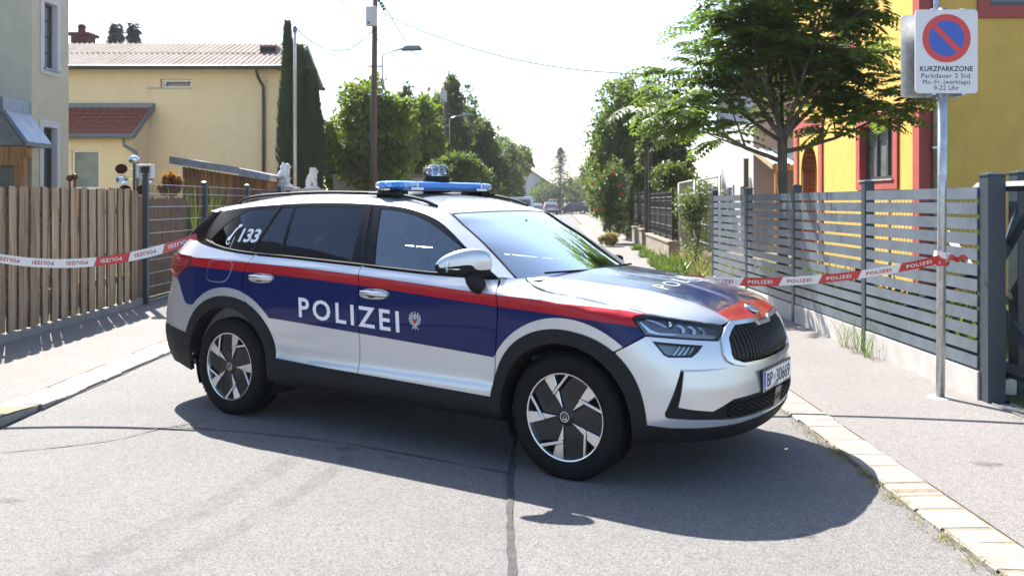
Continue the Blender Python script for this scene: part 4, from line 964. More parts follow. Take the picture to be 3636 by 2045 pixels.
# anthracite mesh fence
MF = empty('mesh_fence', (-5.45, 13.3, 0), 0, 'anthracite wire mesh fence with square posts in front of the reed screen', 'fence')
def gpost(parent, x, y, w, h, mat, cap=True, name='post'):
    b = MB(); b.box(x-w/2, x+w/2, y-w/2, y+w/2, 0, h, .004); p = b.build(name, mat, parent)
    if cap:
        b = MB(); c = w/2+.006; b.add([(x-c, y-c, h), (x+c, y-c, h), (x+c, y+c, h), (x-c, y+c, h), (x-c, y-c, h+.014), (x+c, y-c, h+.014), (x+c, y+c, h+.014), (x-c, y+c, h+.014), (x, y, h+.034)],
                        [(0, 3, 2, 1), (0, 1, 5, 4), (1, 2, 6, 5), (2, 3, 7, 6), (3, 0, 4, 7), (4, 5, 8), (5, 6, 8), (6, 7, 8), (7, 4, 8)]); b.build('post_cap', mat, p)
    return p
for yy in (0, 2.55, 5.1, 7.65): gpost(MF, 0, yy, .075, 1.88 if yy else 1.93, m_anth)
b = MB()
for i in range(150):
    yy = .05+i*.05; b.tube([(.0, yy, .06), (.0, yy, 1.82)], .0022, 4, False)
w = b.build('upright_wires', m_anth, MF); w['kind'] = 'stuff'
for z in (.07, .27, .47, .67, .87, 1.07, 1.27, 1.47, 1.67, 1.81):
    b = MB(); b.tube([(.006, .04, z), (.006, 7.6, z)], .004, 5); b.build('cross_wire', m_galv, MF)
RS = empty('reed_screen', (-5.75, 13.4, 0), 0, 'screen of thin brown upright sticks behind the wire mesh fence', 'screen')
b = MB(); yy = 0.
while yy < 2.55:
    w = rnd.uniform(.018, .034); b.box(rnd.uniform(-.012, 0), .012, yy, yy+w, .05, 1.60+rnd.uniform(-.03, .03)); yy += w+rnd.uniform(.002, .010)
o = b.build('sticks', m_reed, RS); o['kind'] = 'stuff'
b = MB(); b.box(-.05, -.02, 0, 2.55, 1.3, 1.36); b.box(-.05, -.02, 0, 2.55, .4, .46); b.build('batten', m_reed, RS)
LB = empty('post_lamp', (-5.45, 13.3, 1.90), 0, 'small white box lamp on top of the anthracite fence post', 'lamp')
b = MB(); b.box(-.115, -.085, -.06, .06, .0, .17); b.box(.085, .115, -.06, .06, .0, .17); b.box(-.115, .115, -.06, .06, .17, .20); bevel(b.build('lamp_shell', M('white_plastic', (.62, .62, .62), .5), LB), .006)
b = MB(); b.box(-.055, .055, -.045, .045, .07, .155); b.build('lamp_core', m_iron, LB)
# grey slatted fence, right
SF = empty('slatted_fence', (3.60, 6.83, 0), 0, 'slate grey fence of horizontal aluminium slats with square posts on white concrete base', 'fence')
PY_ = [0, 2.29, 4.58, 6.87, 9.16]
for i, yy in enumerate(PY_): gpost(SF, .07 if i == 0 else .03, yy, .135 if i == 0 else .10, 1.735, m_anth if i else m_anth)
sm = None
for i in range(4):
    for k in range(12):
        z = .262+.1185*k; y0, y1 = PY_[i]+(.07 if i == 0 else .052), PY_[i+1]-.052
        b = MB(); b.prism([(-.012, z+.012), (.004, z+.002), (.012, z+.070), (-.004, z+.084), (-.012, z+.080)], y0, y1, 'x') if False else None
        b = MB(); n0 = [(-.012, z-.006), (.008, z-.008), (.012, z+.080), (-.010, z+.086)]
        b.add([(a, y0, c) for a, c in n0]+[(a, y1, c) for a, c in n0], [(3, 2, 1, 0), (4, 5, 6, 7), (0, 1, 5, 4), (1, 2, 6, 5), (2, 3, 7, 6), (3, 0, 4, 7)])
        b.build('slat', m_slat, SF)
    b = MB(); b.box(-.015, .045, PY_[i]+.055, PY_[i+1]-.052, -.03, .232+rnd.uniform(-.006, .006), .004); b.build('base_panel', m_conc, SF)
# sliding gate parked behind the fence, with its guide post
SG = empty('sliding_gate', (3.90, 6.5, 0), 0, 'anthracite sliding gate frame with diagonal braces behind the slatted fence', 'gate')
for a, c, w in (((0, .22), (3.6, .22), .06), ((0, .22), (0, 1.66), .05), ((0, 1.66), (1.0, 1.66), .04), ((.05, .3), (1.5, 1.25), .045), ((.1, 1.6), (.75, .95), .04), ((1.0, .95), (2.9, .3), .045), ((3.55, .22), (3.55, .8), .045)):
    b = MB(); b.tube([(0, a[0], a[1]), (0, c[0], c[1])], w, 4); b.build('gate_bar', m_anth, SG)
b = MB(); b.box(-.06, .06, .5, 1.0, .02, .16, .01); b.build('roller_block', m_galv, SG)
GP = empty('gate_post', (4.06, 7.12, 0), 0, 'dark square gate post at the right edge beside the slatted fence', 'gate post'); gpost(GP, 0, 0, .14, 1.76, m_anth)
b = MB(); b.tube([(0, 0, 1.55), (-.30, -.2, 1.0)], .035, 4); b.build('brace', m_anth, GP)
b = MB(); b.box(-.34, -.26, -.30, -.24, .52, .68, .008); b.build('gate_sensor', m_iron, GP)
DR = empty('channel_drain', (3.62, 6.30, .018), 0, 'galvanised channel drain grating in the pavement by the gate', 'drain')
for k in range(26):
    b = MB(); b.box(0, .12, -.9+k*.05, -.88+k*.05, 0, .008); b.build('grate_bar', m_galv, DR)
b = MB(); b.box(-.012, 0, -.92, .42, 0, .012); b.box(.12, .132, -.92, .42, 0, .012); b.build('grate_frame', m_galv, DR)
# chain link fence behind, thin posts
CL = empty('chain_link_fence', (5.2, 6.5, 0), 0, 'rusty chain link fence in the garden behind the slatted fence', 'fence')
for yy in (0.2, 3.0, 5.8, 8.6): b = MB(); b.tube([(0, yy, 0), (0, yy, 1.62)], .02, 6); b.build('post', m_galv, CL)
b = MB(); m_rust = M('rusty_wire', (.12, .075, .05), .7)
for i in range(-16, 90):
    for s in (1, -1):
        y0 = i*.11; pts = []
        z0, z1 = .05, 1.6; ya, yb = (y0, y0+1.55) if s > 0 else (y0+1.55, y0)
        if max(ya, yb) < 0 or min(ya, yb) > 9: continue
        b.tube([(0, ya, z0), (0, yb, z1)], .0022, 3, False)
o = b.build('wire_net', m_rust, CL); o['kind'] = 'stuff'
# no-parking sign
SN = empty('parking_sign', (3.345, 6.98, .014), 0, 'round no parking sign with KURZPARKZONE text on a galvanised pole', 'sign')
b = MB(); b.tube([(0, 0, 0), (.012, 0, 1.5), (.022, 0, 3.03)], .0335, 20); b.build('pole', m_galv, SN, True)
b = MB(); b.lathe([(0, .008), (.09, .006), (.10, 0)], n=20); b.build('pole_collar', m_conc, SN)
m_sgnw = M('sign_sheet_white', (.68, .68, .69), .35, coat=.3); m_sgnr = M('sign_red', (.60, .022, .018), .35, coat=.3); m_sgnb = M('sign_blue', (.015, .075, .42), .35, coat=.3)
def rrect(w, h, r, n=6):
    out = []
    for cx, cz, a0 in ((w/2-r, h/2-r, 0), (-w/2+r, h/2-r, 90), (-w/2+r, -h/2+r, 180), (w/2-r, -h/2+r, 270)):
        out += [(cx+r*math.cos(R(a0+90*k/n)), cz+r*math.sin(R(a0+90*k/n))) for k in range(n+1)]
    return out
def board(dx, dy, dz, w=.484, h=.648):
    b = MB(); b.prism([(x+dx, z+dz) for x, z in rrect(w, h, .03)], dy-.004, dy+.004, 'y'); return b
board(.020, -.052, 2.688).build('sign_plate', m_sgnw, SN)
b2 = board(-.034, .075, 2.670).build('rear_sign_plate', m_galv, SN)
def disc(r0, r1, y, a0=0, a1=360, n=56):
    V = []; F = []
    for k in range(n+1):
        a = R(a0+(a1-a0)*k/n); V += [(.020+r0*math.cos(a), y, 2.789+r0*math.sin(a)), (.020+r1*math.cos(a), y, 2.789+r1*math.sin(a))]
    return V, [(2*i, 2*i+1, 2*i+3, 2*i+2) for i in range(n)]
V, F = disc(0, .142, -.0575); mesh('blue_disc', V, F, m_sgnb, SN); V, F = disc(.139, .187, -.0580); mesh('red_ring', V, F, m_sgnr, SN)
q = .022; a = R(-45); ux, uz = math.cos(a), math.sin(a)
V = [(.020+ux*s*.145-uz*t_*q, -.0578, 2.789+uz*s*.145+ux*t_*q) for s, t_ in ((-1, -1), (1, -1), (1, 1), (-1, 1))]; mesh('red_bar', V, [(0, 1, 2, 3)], m_sgnr, SN)
for txt, z, s, w in (('KURZPARKZONE', 2.535, .056, .41), ('Parkdauer 2 Std.', 2.483, .052, .39), ('Mo.-Fr. (werktags)', 2.436, .048, .365), ('9-22 Uhr', 2.389, .05, .195)):
    tl_ = put_text('sign_lettering', txt, m_blackp, SN, lambda p, q_, z=z: (.020+p, -.0572, z+q_), s, .0 if txt[0] != 'K' else .0010, 1.05, width=w); tl_['kind'] = 'stuff'
for dx in (-.1, .13):
    for z in (3.008, 2.358):
        b = MB(); b.box(.02+dx-.015, .02+dx+.015, -.062, .08, z-.006, z+.012); b.build('sign_clip', m_galv, SN)
# ---- iron fences on low walls further down, right
def off(x, y): return x+bend(y)
LW = empty('low_wall', (off(3.55, 22.6), 22.6, 0), R(-3.15), 'low weathered concrete wall carrying the nearer black ornamental iron fence', 'wall')
b = MB(); b.box(0, .22, .0, 6.2, -.05, .50, .01); b.box(-.03, .25, -.03, 6.23, .50, .56, .008); b.build('wall_block', m_concd, LW)
LW2 = empty('low_wall', (off(3.55, 30.2), 30.2, 0), R(-3.15), 'low weathered concrete wall beyond the gate posts under the iron fence', 'wall')
b = MB(); b.box(0, .22, .0, 4.2, -.05, .58, .01); b.box(-.03, .25, -.03, 4.23, .58, .64, .008); b.build('wall_block', m_concd, LW2)
def ironfence(name, x, y, n, z0, label):
    f = empty(name, (x, y, z0), R(-3.15), label, 'fence')
    for i in range(n+1): b = MB(); b.box(-.03, .03, i*1.4-.03, i*1.4+.03, 0, 1.32); b.build('post', m_iron, f)
    for z in (.08, .62, 1.22): b = MB(); b.box(-.02, .02, 0, n*1.4, z-.02, z+.02); b.build('rail', m_iron, f)
    for i in range(n):
        b = MB()
        for k in range(12):
            yy = i*1.4+.09+k*.112
            b.box(-.008, .008, yy-.012, yy+.012, .08, 1.22)
            for z in (.30, .75, 1.05):
                pts = [(0, yy+.045*math.cos(a_*PI/4), z+.06*math.sin(a_*PI/4)) for a_ in range(9)]; b.tube(pts, .009, 4, False)
        b.box(-.004, .004, i*1.4, i*1.4+1.4, .36, .66); o = b.build('scroll_panel', m_iron, f)
    return f
ironfence('iron_fence', off(3.66, 22.7), 22.7, 4, .58, 'black ornamental iron fence panel on the nearer low wall')
ironfence('iron_fence', off(3.66, 30.3), 30.3, 3, .66, 'black ornamental iron fence panel beyond the tall gate posts')
for i, (yy, h) in enumerate(((28.9, 3.25), (30.0, 2.95))):
    p = empty('gate_pole', (off(3.7, yy), yy, 0), 0, ('taller' if i == 0 else 'shorter')+' slim black gate pole rising between the two iron fences', 'pole')
    b = MB(); b.box(-.06, .06, -.06, .06, 0, h); b.build('pole_shaft', m_iron, p); b = MB(); b.box(-.075, .075, -.075, .075, h, h+.03); b.build('pole_cap', m_iron, p)
# building-site fence of galvanised mesh panels
for i, yy in enumerate((17.6, 20.9)):
    f = empty('site_fence', (off(3.95, yy), yy, .0), R(-4), ('nearer' if i == 0 else 'farther')+' galvanised mesh site fence panel overgrown with creeper', 'fence')
    for a_, c_ in (((0, 0, .1), (0, 0, 2.05)), ((0, 3.2, .1), (0, 3.2, 2.05)), ((0, 0, 2.05), (0, 3.2, 2.05)), ((0, 0, .25), (0, 3.2, .25))):
        b = MB(); b.tube([a_, c_], .024, 8); b.build('frame_tube', m_galv, f, True)
    for z in (.65, 1.05, 1.45, 1.75): b = MB(); b.tube([(0, 0, z), (0, 3.2, z)], .006, 4); b.build('cross_wire', m_galv, f)
    b = MB()
    for k in range(32): b.tube([(0, .1*k+.05, .25), (0, .1*k+.05, 2.05)], .003, 3, False)
    b.build('upright_wires', m_galv, f)['kind'] = 'stuff'
# picket fence and white post farther down
PF = empty('picket_fence', (off(3.6, 44), 44, 0), R(-3.15), 'old brown picket fence on a plinth far along the right pavement', 'fence')
b = MB(); b.box(0, .2, 0, 14, 0, .5); b.build('plinth', m_concd, PF)
for k in range(24): b = MB(); b.box(.05, .09, k*.58, k*.58+.36, .5, 1.55); b.build('picket', m_wood, PF)
for i, (yy, h, xx) in enumerate(((36.0, 2.6, 3.5), (33.2, 1.9, 3.9))):
    p = empty('white_post', (off(xx, yy), yy, 0), 0, ('tall' if i == 0 else 'short')+' white post wrapped by the climbing roses', 'post'); b = MB(); b.box(-.08, .08, -.08, .08, 0, h, .01); b.build('post_shaft', m_conc, p); b = MB(); b.box(-.1, .1, -.1, .1, h, h+.05); b.build('post_cap', m_conc, p)
PL = empty('planter_block', (off(4.0, 33.4), 33.4, 0), 0, 'grey concrete planter block at the foot of the rose bush', 'planter'); b = MB(); b.box(-.35, .55, -.3, .8, 0, .55, .02); b.build('block', m_concd, PL); b = MB(); b.box(-.25, .45, -.2, .7, .55, .57); b.build('soil', m_soil, PL)
# lion gate pillars, left
def lion(y, label):
    g = empty('lion_statue', (-5.42, y, 1.90), R(-12), label, 'statue', 'stone lions on the gate pillars')
    m = m_lion; k = lambda *a: Vector(a)
    b = MB(); b.box(-.13, .13, -.24, .20, 0, .05, .012); b.build('plinth', m, g)
    # seated lion facing +x: haunch, back, chest with mane, forelegs, head
    b = MB(); b.tube([(-.10, 0, .10), (-.085, 0, .20), (-.04, 0, .31), (.02, 0, .40), (.05, 0, .46)], [.085, .115, .112, .10, .07], 12); b.ball((-.09, .075, .12), (.085, .05, .085), 10, 8); b.ball((-.09, -.075, .12), (.085, .05, .085), 10, 8)
    b.build('body', m, g, True)
    for s in (-1, 1):
        b = MB(); b.tube([(.03, s*.05, .30), (.075, s*.055, .18), (.08, s*.055, .07), (.12, s*.055, .06)], [.045, .034, .03, .03], 8); b.build('foreleg', m, g, True)
        b = MB(); b.ball((-.02, s*.085, .065), (.075, .032, .025), 8, 6); b.build('hind_paw', m, g, True)
        b = MB(); b.ball((.02, s*.065, .545), (.02, .018, .028), 8, 6); b.build('ear', m, g, True)
    V = []; b = MB(); rr = random.Random(int(y))
    for i in range(34):
        a_ = rr.uniform(0, 2*PI); z = rr.uniform(.28, .54); q = .085 if z < .47 else .07; b.ball((.025+q*math.cos(a_)*.9-.01, q*math.sin(a_), z), (.04, .04, .05), 7, 5)
    b.build('mane', m, g, True)
    b = MB(); b.ball((.07, 0, .49), (.068, .062, .07), 12, 8); b.ball((.125, 0, .470), (.042, .04, .034), 10, 6); b.ball((.150, 0, .485), (.014, .016, .012), 6, 4); b.build('head', m, g, True)
    b = MB(); b.tube([(-.17, .02, .07), (-.2, .06, .08), (-.16, .11, .08), (-.08, .13, .075)], [.016, .014, .014, .024], 6); b.build('tail', m, g, True)
m_lion = M('white_cast_stone', (.74, .73, .71), .8, var=.22, vscale=16, bscale=50, bstr=.5, bdist=.01)
for i, yy in enumerate((21.3, 24.3)):
    lion(yy, ('nearer' if i == 0 else 'farther')+' white seated stone lion on the cream gate pillar by the cypress')
    p = empty('gate_pillar', (-5.42, yy, 0), 0, 'cream rendered gate pillar under the '+('nearer' if i == 0 else 'farther')+' stone lion', 'pillar')
    b = MB(); b.box(-.22, .22, -.28, .28, 0, 1.80, .01); b.build('shaft', M('cream_render_pillar', (.46, .42, .34), .85) if i == 0 else bpy.data.materials['cream_render_pillar'], p); b = MB(); b.box(-.29, .29, -.35, .35, 1.80, 1.90, .015); b.build('coping', m_conc, p)
GL = empty('garden_gate', (-5.42, 19.2, 0), 0, 'grey ribbed metal gate leaf between mesh fence and lion pillar', 'gate')
b = MB(); b.box(-.03, .03, 0, 1.75, .1, 1.62); b.build('leaf', m_galv, GL); b = MB(); b.box(-.04, .04, 0, 1.75, 1.62, 1.76); b.build('top_rail', m_slat, GL)
for k in range(28): b = MB(); b.box(.03, .045, .03+k*.0612, .06+k*.0612, .12, 1.62); b.build('rib', m_slat, GL)
# ---------------------------------------------------------------- houses
def render(name, col, var=.08, sc=2.5):
    m, t, b = nt(name); co = N(t, 'ShaderNodeTexCoord').outputs['Object']; n = noise(t, sc, 6, .65, co); n2 = noise(t, 220, 3, .7, co)
    c = ramp(t, n.outputs[0], [(.3, tuple(x*(1-var) for x in col)), (.7, tuple(min(1, x*(1+var*.5)) for x in col))]).outputs[0]
    mp = N(t, 'ShaderNodeMapping'); mp.inputs['Scale'].default_value = (9, 9, .5); L(t, co, mp.inputs[0]); st = noise(t, 1, 5, .6, mp.outputs[0])
    c = mix(t, mth(t, 'MULTIPLY', ramp(t, st.outputs[0], [(.55, (0,)*3), (.8, (1,)*3)]).outputs[0], .22), c, tuple(x*.62 for x in col))
    L(t, c, b.inputs['Base Color']); b.inputs['Roughness'].default_value = .92; b.inputs['Specular IOR Level'].default_value = .2; bump(t, b, n2.outputs[0], .35, .006); return m
m_beige = render('beige_render', (.74, .605, .40), .06); m_green = render('grey_green_render', (.58, .535, .40), .12); m_yel = render('ochre_yellow_render', (.70, .45, .115), .12)
m_redr = render('brick_red_trim', (.42, .10, .09), .14); m_whr = render('white_render', (.50, .50, .52), .08); m_purp = render('mauve_grey_render', (.34, .285, .28), .08); m_ltr = render('pale_window_surround', (.62, .60, .60), .05)
m_fib = M('fibre_cement_roof', (.21, .165, .14), .85, var=.28, vscale=1.6, bscale=30, bstr=.2); m_tile = M('red_roof_tile', (.17, .035, .022), .6, var=.3, vscale=7)
m_gut = M('dark_gutter', (.05, .052, .056), .45, .3); m_gutb = M('blue_grey_sheet_metal', (.13, .155, .18), .4, .3); m_zinc = M('zinc_sheet', (.26, .29, .33), .35, .6, var=.2, vscale=5)
m_frosted = M('obscured_glass', (.13, .155, .145), .22, var=.35, vscale=1.5, bscale=60, bstr=.5, coat=.6); m_pane = M('window_pane', (.035, .045, .05), .06, coat=1.); m_pane2 = M('bright_reflecting_pane', (.30, .36, .38), .05, .6, coat=1.)
m_ant = M('anthracite_window_frame', (.045, .052, .062), .4); m_larch = wood('larch_glazing_bar', (.34, .15, .045), (.45, .22, .08), (.16, .07, .025)); m_brick = M('brick_face', (.26, .075, .045), .85, var=.3, vscale=20); m_brickd = M('chimney_brick', (.10, .035, .03), .9, var=.35, vscale=14)
def part(name, mat, parent, f, bev=0, smooth=False):
    b = MB(); f(b); o = b.build(name, mat, parent, smooth)
    if bev: bevel(o, bev, 1)
    return o
def bx(*a): return lambda b: b.box(*a)
# --- beige house, left: main wall faces the camera (local x right, y away, z up)
BH = empty('beige_house', (-7.35, 28.3, 0), 0, 'beige rendered house with corrugated roof behind the wooden fence', 'house')
# wall with a real opening for the slit window
def wallhole(b, x0, x1, z0, z1, y0, y1, holes):
    xs = sorted({x0, x1, *[h[0] for h in holes], *[h[1] for h in holes]}); zs = sorted({z0, z1, *[h[2] for h in holes], *[h[3] for h in holes]})
    for i in range(len(xs)-1):
        for j in range(len(zs)-1):
            cx, cz = (xs[i]+xs[i+1])/2, (zs[j]+zs[j+1])/2
            if any(h[0] < cx < h[1] and h[2] < cz < h[3] for h in holes): continue
            b.add([(xs[i], y0, zs[j]), (xs[i+1], y0, zs[j]), (xs[i+1], y0, zs[j+1]), (xs[i], y0, zs[j+1])], [(0, 1, 2, 3)])
    for h in holes:
        a, c, d, e = h; b.add([(a, y0, d), (c, y0, d), (c, y0, e), (a, y0, e), (a, y1, d), (c, y1, d), (c, y1, e), (a, y1, e)], [(0, 4, 5, 1), (1, 5, 6, 2), (2, 6, 7, 3), (3, 7, 4, 0)])
part('wall', m_beige, BH, lambda b: (wallhole(b, -16, 0, 0, 5.85, 0, .22, [(-3.78, -2.80, 5.17, 5.44)]), b.add([(0, 0, 0), (0, 5.0, 0), (0, 5.0, 5.95), (0, 2.75, 7.0), (0, 0, 5.85)], [(0, 1, 2, 3, 4)])))
w = empty('window', parent=BH); part('window_frame', m_white, w, lambda b: (b.box(-3.76, -2.82, .10, .15, 5.18, 5.22), b.box(-3.76, -2.82, .10, .15, 5.39, 5.43), b.box(-3.76, -3.72, .10, .15, 5.22, 5.39), b.box(-2.86, -2.82, .10, .15, 5.22, 5.39)))
part('pane', m_pane, w, bx(-3.72, -2.86, .15, .16, 5.2, 5.41)); part('window_sill', m_zinc, w, bx(-4.2, -2.78, -.05, .12, 5.135, 5.165))
part('tilted_sash', m_white, w, lambda b: b.add([(-3.68, .04, 5.37), (-2.9, .04, 5.37), (-2.9, .02, 5.34), (-3.68, .02, 5.34), (-3.68, .1, 5.23), (-3.64, .1, 5.23), (-3.6, .04, 5.37)], [(0, 1, 2, 3), (4, 5, 6, 0)]))
# corrugated roof: waves in geometry, sheet by sheet
def corr(name, parent, x0, x1, p0, p1, pitch, amp, mat, th=.02):
    n = max(6, int((x1-x0)/pitch*6)); V = []; F = []
    for i in range(n+1):
        x = x0+(x1-x0)*i/n; d = amp*math.sin(2*PI*(x/pitch))
        V += [(x, p0[0], p0[1]+d), (x, p1[0], p1[1]+d)]
    F = [(2*i, 2*i+2, 2*i+3, 2*i+1) for i in range(n)]; return mesh(name, V, F, mat, parent, True)
rf = empty('roof', parent=BH); x = -16.; k = 0
while x < .18:
    x2 = min(.18, x+1.06)
    corr('roof_sheet', rf, x, x2+.02, (-.45, 5.80+.004*(k % 2)), (1.35, 6.50), .177, .028, m_fib); corr('roof_sheet', rf, x, x2+.02, (1.2, 6.46+.004*(k % 2)), (2.75, 7.05), .177, .028, m_fib)
    corr('roof_sheet', rf, x, x2+.02, (2.75, 7.05), (5.4, 5.95), .177, .028, m_fib); x += 1.06; k += 1
part('gutter', m_gut, rf, lambda b: b.tube([(-16, -.50, 5.74), (.25, -.50, 5.74)], .075, 8)); part('fascia', m_gut, rf, lambda b: b.prism([(-.42, 5.62), (2.75, 6.86), (5.42, 5.72), (5.42, 5.90), (2.75, 7.03), (-.42, 5.78)], .19, .25, 'x'))
part('gable_soffit', m_gut, rf, lambda b: b.add([(0, -.4, 5.66), (.19, -.4, 5.66), (.19, 2.75, 6.9), (0, 2.75, 6.9), (0, 5.4, 5.78), (.19, 5.4, 5.78)], [(0, 1, 2, 3), (3, 2, 5, 4)]))
part('rear_gutter', m_gut, rf, lambda b: b.tube([(-1, 5.45, 5.82), (.3, 5.45, 5.82)], .07, 8))
vt = part('roof_vent', m_fib, rf, bx(-1.0, -.45, 1.3, 1.8, 6.50, 6.74)); part('vent_opening', m_dark, vt, bx(-.98, -.47, 1.285, 1.30, 6.52, 6.68))
ch = empty('chimney', parent=BH); part('stack', m_brickd, ch, bx(-8.2, -7.6, 3.2, 3.8, 6.6, 7.42)); part('crown', m_brickd, ch, bx(-8.3, -7.5, 3.1, 3.9, 7.42, 7.52)); part('pot', m_brickd, ch, lambda b: b.lathe([(.14, 0), (.12, .2), (.16, .22), (.1, .34)], (-7.95, 3.5, 7.52), 12))
part('downpipe', m_gut, BH, lambda b: b.tube([(-.62, -.48, 5.70), (-.60, -.30, 5.45), (-.50, -.10, 5.2), (-.50, -.07, 4.8), (-.50, -.07, .2)], .05, 8), smooth=True)
# annexe with the red tiled lean-to roof
AN = empty('annexe', parent=BH)
part('annexe_wall', m_beige, AN, lambda b: (wallhole(b, -12, -4.15, 0, 3.55, -1.2, -1.02, [(-6.0, -5.17, 1.95, 3.12)]), b.add([(-4.15, -1.2, 0), (-4.15, 0, 0), (-4.15, 0, 4.5), (-4.15, -1.2, 3.55)], [(0, 1, 2, 3)])))
wn_ = empty('annexe_window', parent=BH); part('window_frame', m_white, wn_, lambda b: (b.box(-6.0, -5.95, -1.12, -1.06, 1.95, 3.12), b.box(-5.22, -5.17, -1.12, -1.06, 1.95, 3.12), b.box(-5.95, -5.22, -1.12, -1.06, 3.07, 3.12), b.box(-5.95, -5.22, -1.12, -1.06, 1.95, 2.0))); part('pane', m_frosted, wn_, bx(-5.95, -5.22, -1.08, -1.07, 2.0, 3.07)); part('window_sill', m_white, wn_, bx(-6.05, -5.12, -1.26, -1.06, 1.90, 1.945))
tr_ = empty('tile_roof', parent=BH)
for r_ in range(7):
    f0 = r_/7; y0, z0 = -1.52+1.5*f0, 3.55+1.02*f0; y1, z1 = -1.52+1.5*(f0+.165), 3.55+1.02*(f0+.165)-.02
    n = 96; V = []
    for i in range(n+1):
        x = -12+8.0*i/n; d = .016*abs(math.sin(PI*x/.25)); V += [(x, y0, z0+d+.03), (x, y1, z1+d+.02), (x, y0, z0+d-.02)]
    mesh('tile_course', V, [(3*i, 3*i+3, 3*i+4, 3*i+1) for i in range(n)]+[(3*i+2, 3*i+5, 3*i+3, 3*i) for i in range(n)], m_tile, tr_)
part('ridge_flashing', m_gutb, tr_, bx(-12, -3.96, -.14, -.02, 4.42, 4.66)); part('eave_gutter', m_gutb, tr_, lambda b: b.tube([(-12, -1.56, 3.52), (-3.95, -1.56, 3.52)], .07, 8)); part('verge_board', m_gutb, tr_, lambda b: b.prism([(-1.55, 3.45), (-.02, 4.46), (-.02, 4.66), (-1.55, 3.62)], -4.0, -3.94, 'x'))
part('annexe_downpipe', m_gutb, AN, lambda b: b.tube([(-4.3, -1.52, 3.45), (-4.28, -1.5, 3.25), (-4.0, -1.32, 3.05), (-3.98, -1.30, 2.8), (-3.98, -1.28, .3)], .05, 8), smooth=True)
# --- grey green house at the left edge
GH = empty('green_house', (-9.67, 18.0, 0), 0, 'grey green rendered house with narrow anthracite windows at the left edge', 'house')
# corner at origin; face A runs to the left facing the camera, face B recedes to the right-back
bdir = Vector((.02, 1.46, 0)); blen = bdir.length; bd = bdir/blen; bn = Vector((bd.y, -bd.x, 0))
def onB(s, n, z): p = bd*s+bn*n; return (p.x, p.y, z)
part('wall', m_green, GH, lambda b: b.add([(-6, 0, 0), (0, 0, 0), (0, 0, 8), (-6, 0, 8)], [(0, 1, 2, 3)]))
def wallB(b):
    holes = [(.45, .96, 4.33, 5.69), (.42, .95, 1.2, 3.10)]; ss = sorted({0, blen, *[h[0] for h in holes], *[h[1] for h in holes]}); zs = sorted({0, 8, *[h[2] for h in holes], *[h[3] for h in holes]})
    for i in range(len(ss)-1):
        for j in range(len(zs)-1):
            cs_, cz = (ss[i]+ss[i+1])/2, (zs[j]+zs[j+1])/2
            if any(h[0] < cs_ < h[1] and h[2] < cz < h[3] for h in holes): continue
            b.add([onB(ss[i], 0, zs[j]), onB(ss[i+1], 0, zs[j]), onB(ss[i+1], 0, zs[j+1]), onB(ss[i], 0, zs[j+1])], [(0, 1, 2, 3)])
    b.add([onB(blen, 0, 0), onB(blen, -6, 0), onB(blen, -6, 8), onB(blen, 0, 8)], [(0, 1, 2, 3)])
part('wall', m_green, GH, wallB)
for a_, c_, d_, e_, nm in ((.45, .96, 4.33, 5.69, 'upper'), (.42, .95, 1.2, 3.10, 'lower')):
    w = empty('window', parent=GH)
    def frame(b, a_, c_, d_, e_, n0, n1, t_):
        for s0, s1, z0, z1 in ((a_, c_, d_, d_+t_), (a_, c_, e_-t_, e_), (a_, a_+t_, d_+t_, e_-t_), (c_-t_, c_, d_+t_, e_-t_)):
            V = [onB(s, n, z) for n in (n0, n1) for s, z in ((s0, z0), (s1, z0), (s1, z1), (s0, z1))]; b.add(V, [(0, 1, 2, 3), (7, 6, 5, 4), (0, 4, 5, 1), (1, 5, 6, 2), (2, 6, 7, 3), (3, 7, 4, 0)])
    part('window_surround', m_ltr, w, lambda b: frame(b, a_-.14, c_+.14, d_-.14, e_+.14, .004, .02, .14)); part('reveal', m_ltr, w, lambda b: frame(b, a_-.002, c_+.002, d_-.002, e_+.002, -.17, .002, .004))
    part('window_frame', m_ant, w, lambda b: frame(b, a_, c_, d_, e_, -.17, -.10, .055)); part('pane', m_pane2 if nm == 'upper' else m_pane, w, lambda b: b.add([onB(a_, -.14, d_), onB(c_, -.14, d_), onB(c_, -.14, e_), onB(a_, -.14, e_)], [(0, 1, 2, 3)]))
    if nm == 'upper':
        for q in range(1, 4):
            z = d_+(e_-d_)*q/4; part('glazing_bar', m_ant, w, lambda b: frame(b, a_+.05, c_-.05, z-.012, z+.012, -.142, -.12, .012))
    part('window_sill', m_zinc, w, lambda b: frame(b, a_-.04, c_+.04, d_-.05, d_-.01, -.1, .06, .02))
# wooden porch with metal canopy on face A
PO = empty('wood_porch', parent=GH)
part('canopy', m_zinc, PO, lambda b: b.prism([(-6, 3.55), (-.02, 3.55), (.0, 3.28), (.42, 2.70), (.42, 2.62), (-6, 2.62)], -1.0, -.02, 'y')); part('canopy_edge', m_gutb, PO, lambda b: b.tube([(.0, -1.02, 3.26), (.44, -1.02, 2.66)], .05, 4))
part('beam', m_larch, PO, bx(-6, .38, -.98, -.86, 2.24, 2.6)); part('beam_end', m_larch, PO, bx(.38, .46, -.98, -.86, 2.40, 2.56))
for x in (.18, -.90, -2.0): part('porch_post', m_larch, PO, bx(x, x+.20, -.97, -.85, 0, 2.24))
part('porch_glazing', m_frosted, PO, bx(-6, .18, -.92, -.91, .3, 2.24)); part('sill_rail', m_larch, PO, bx(-6, .38, -.975, -.855, 1.0, 1.12))
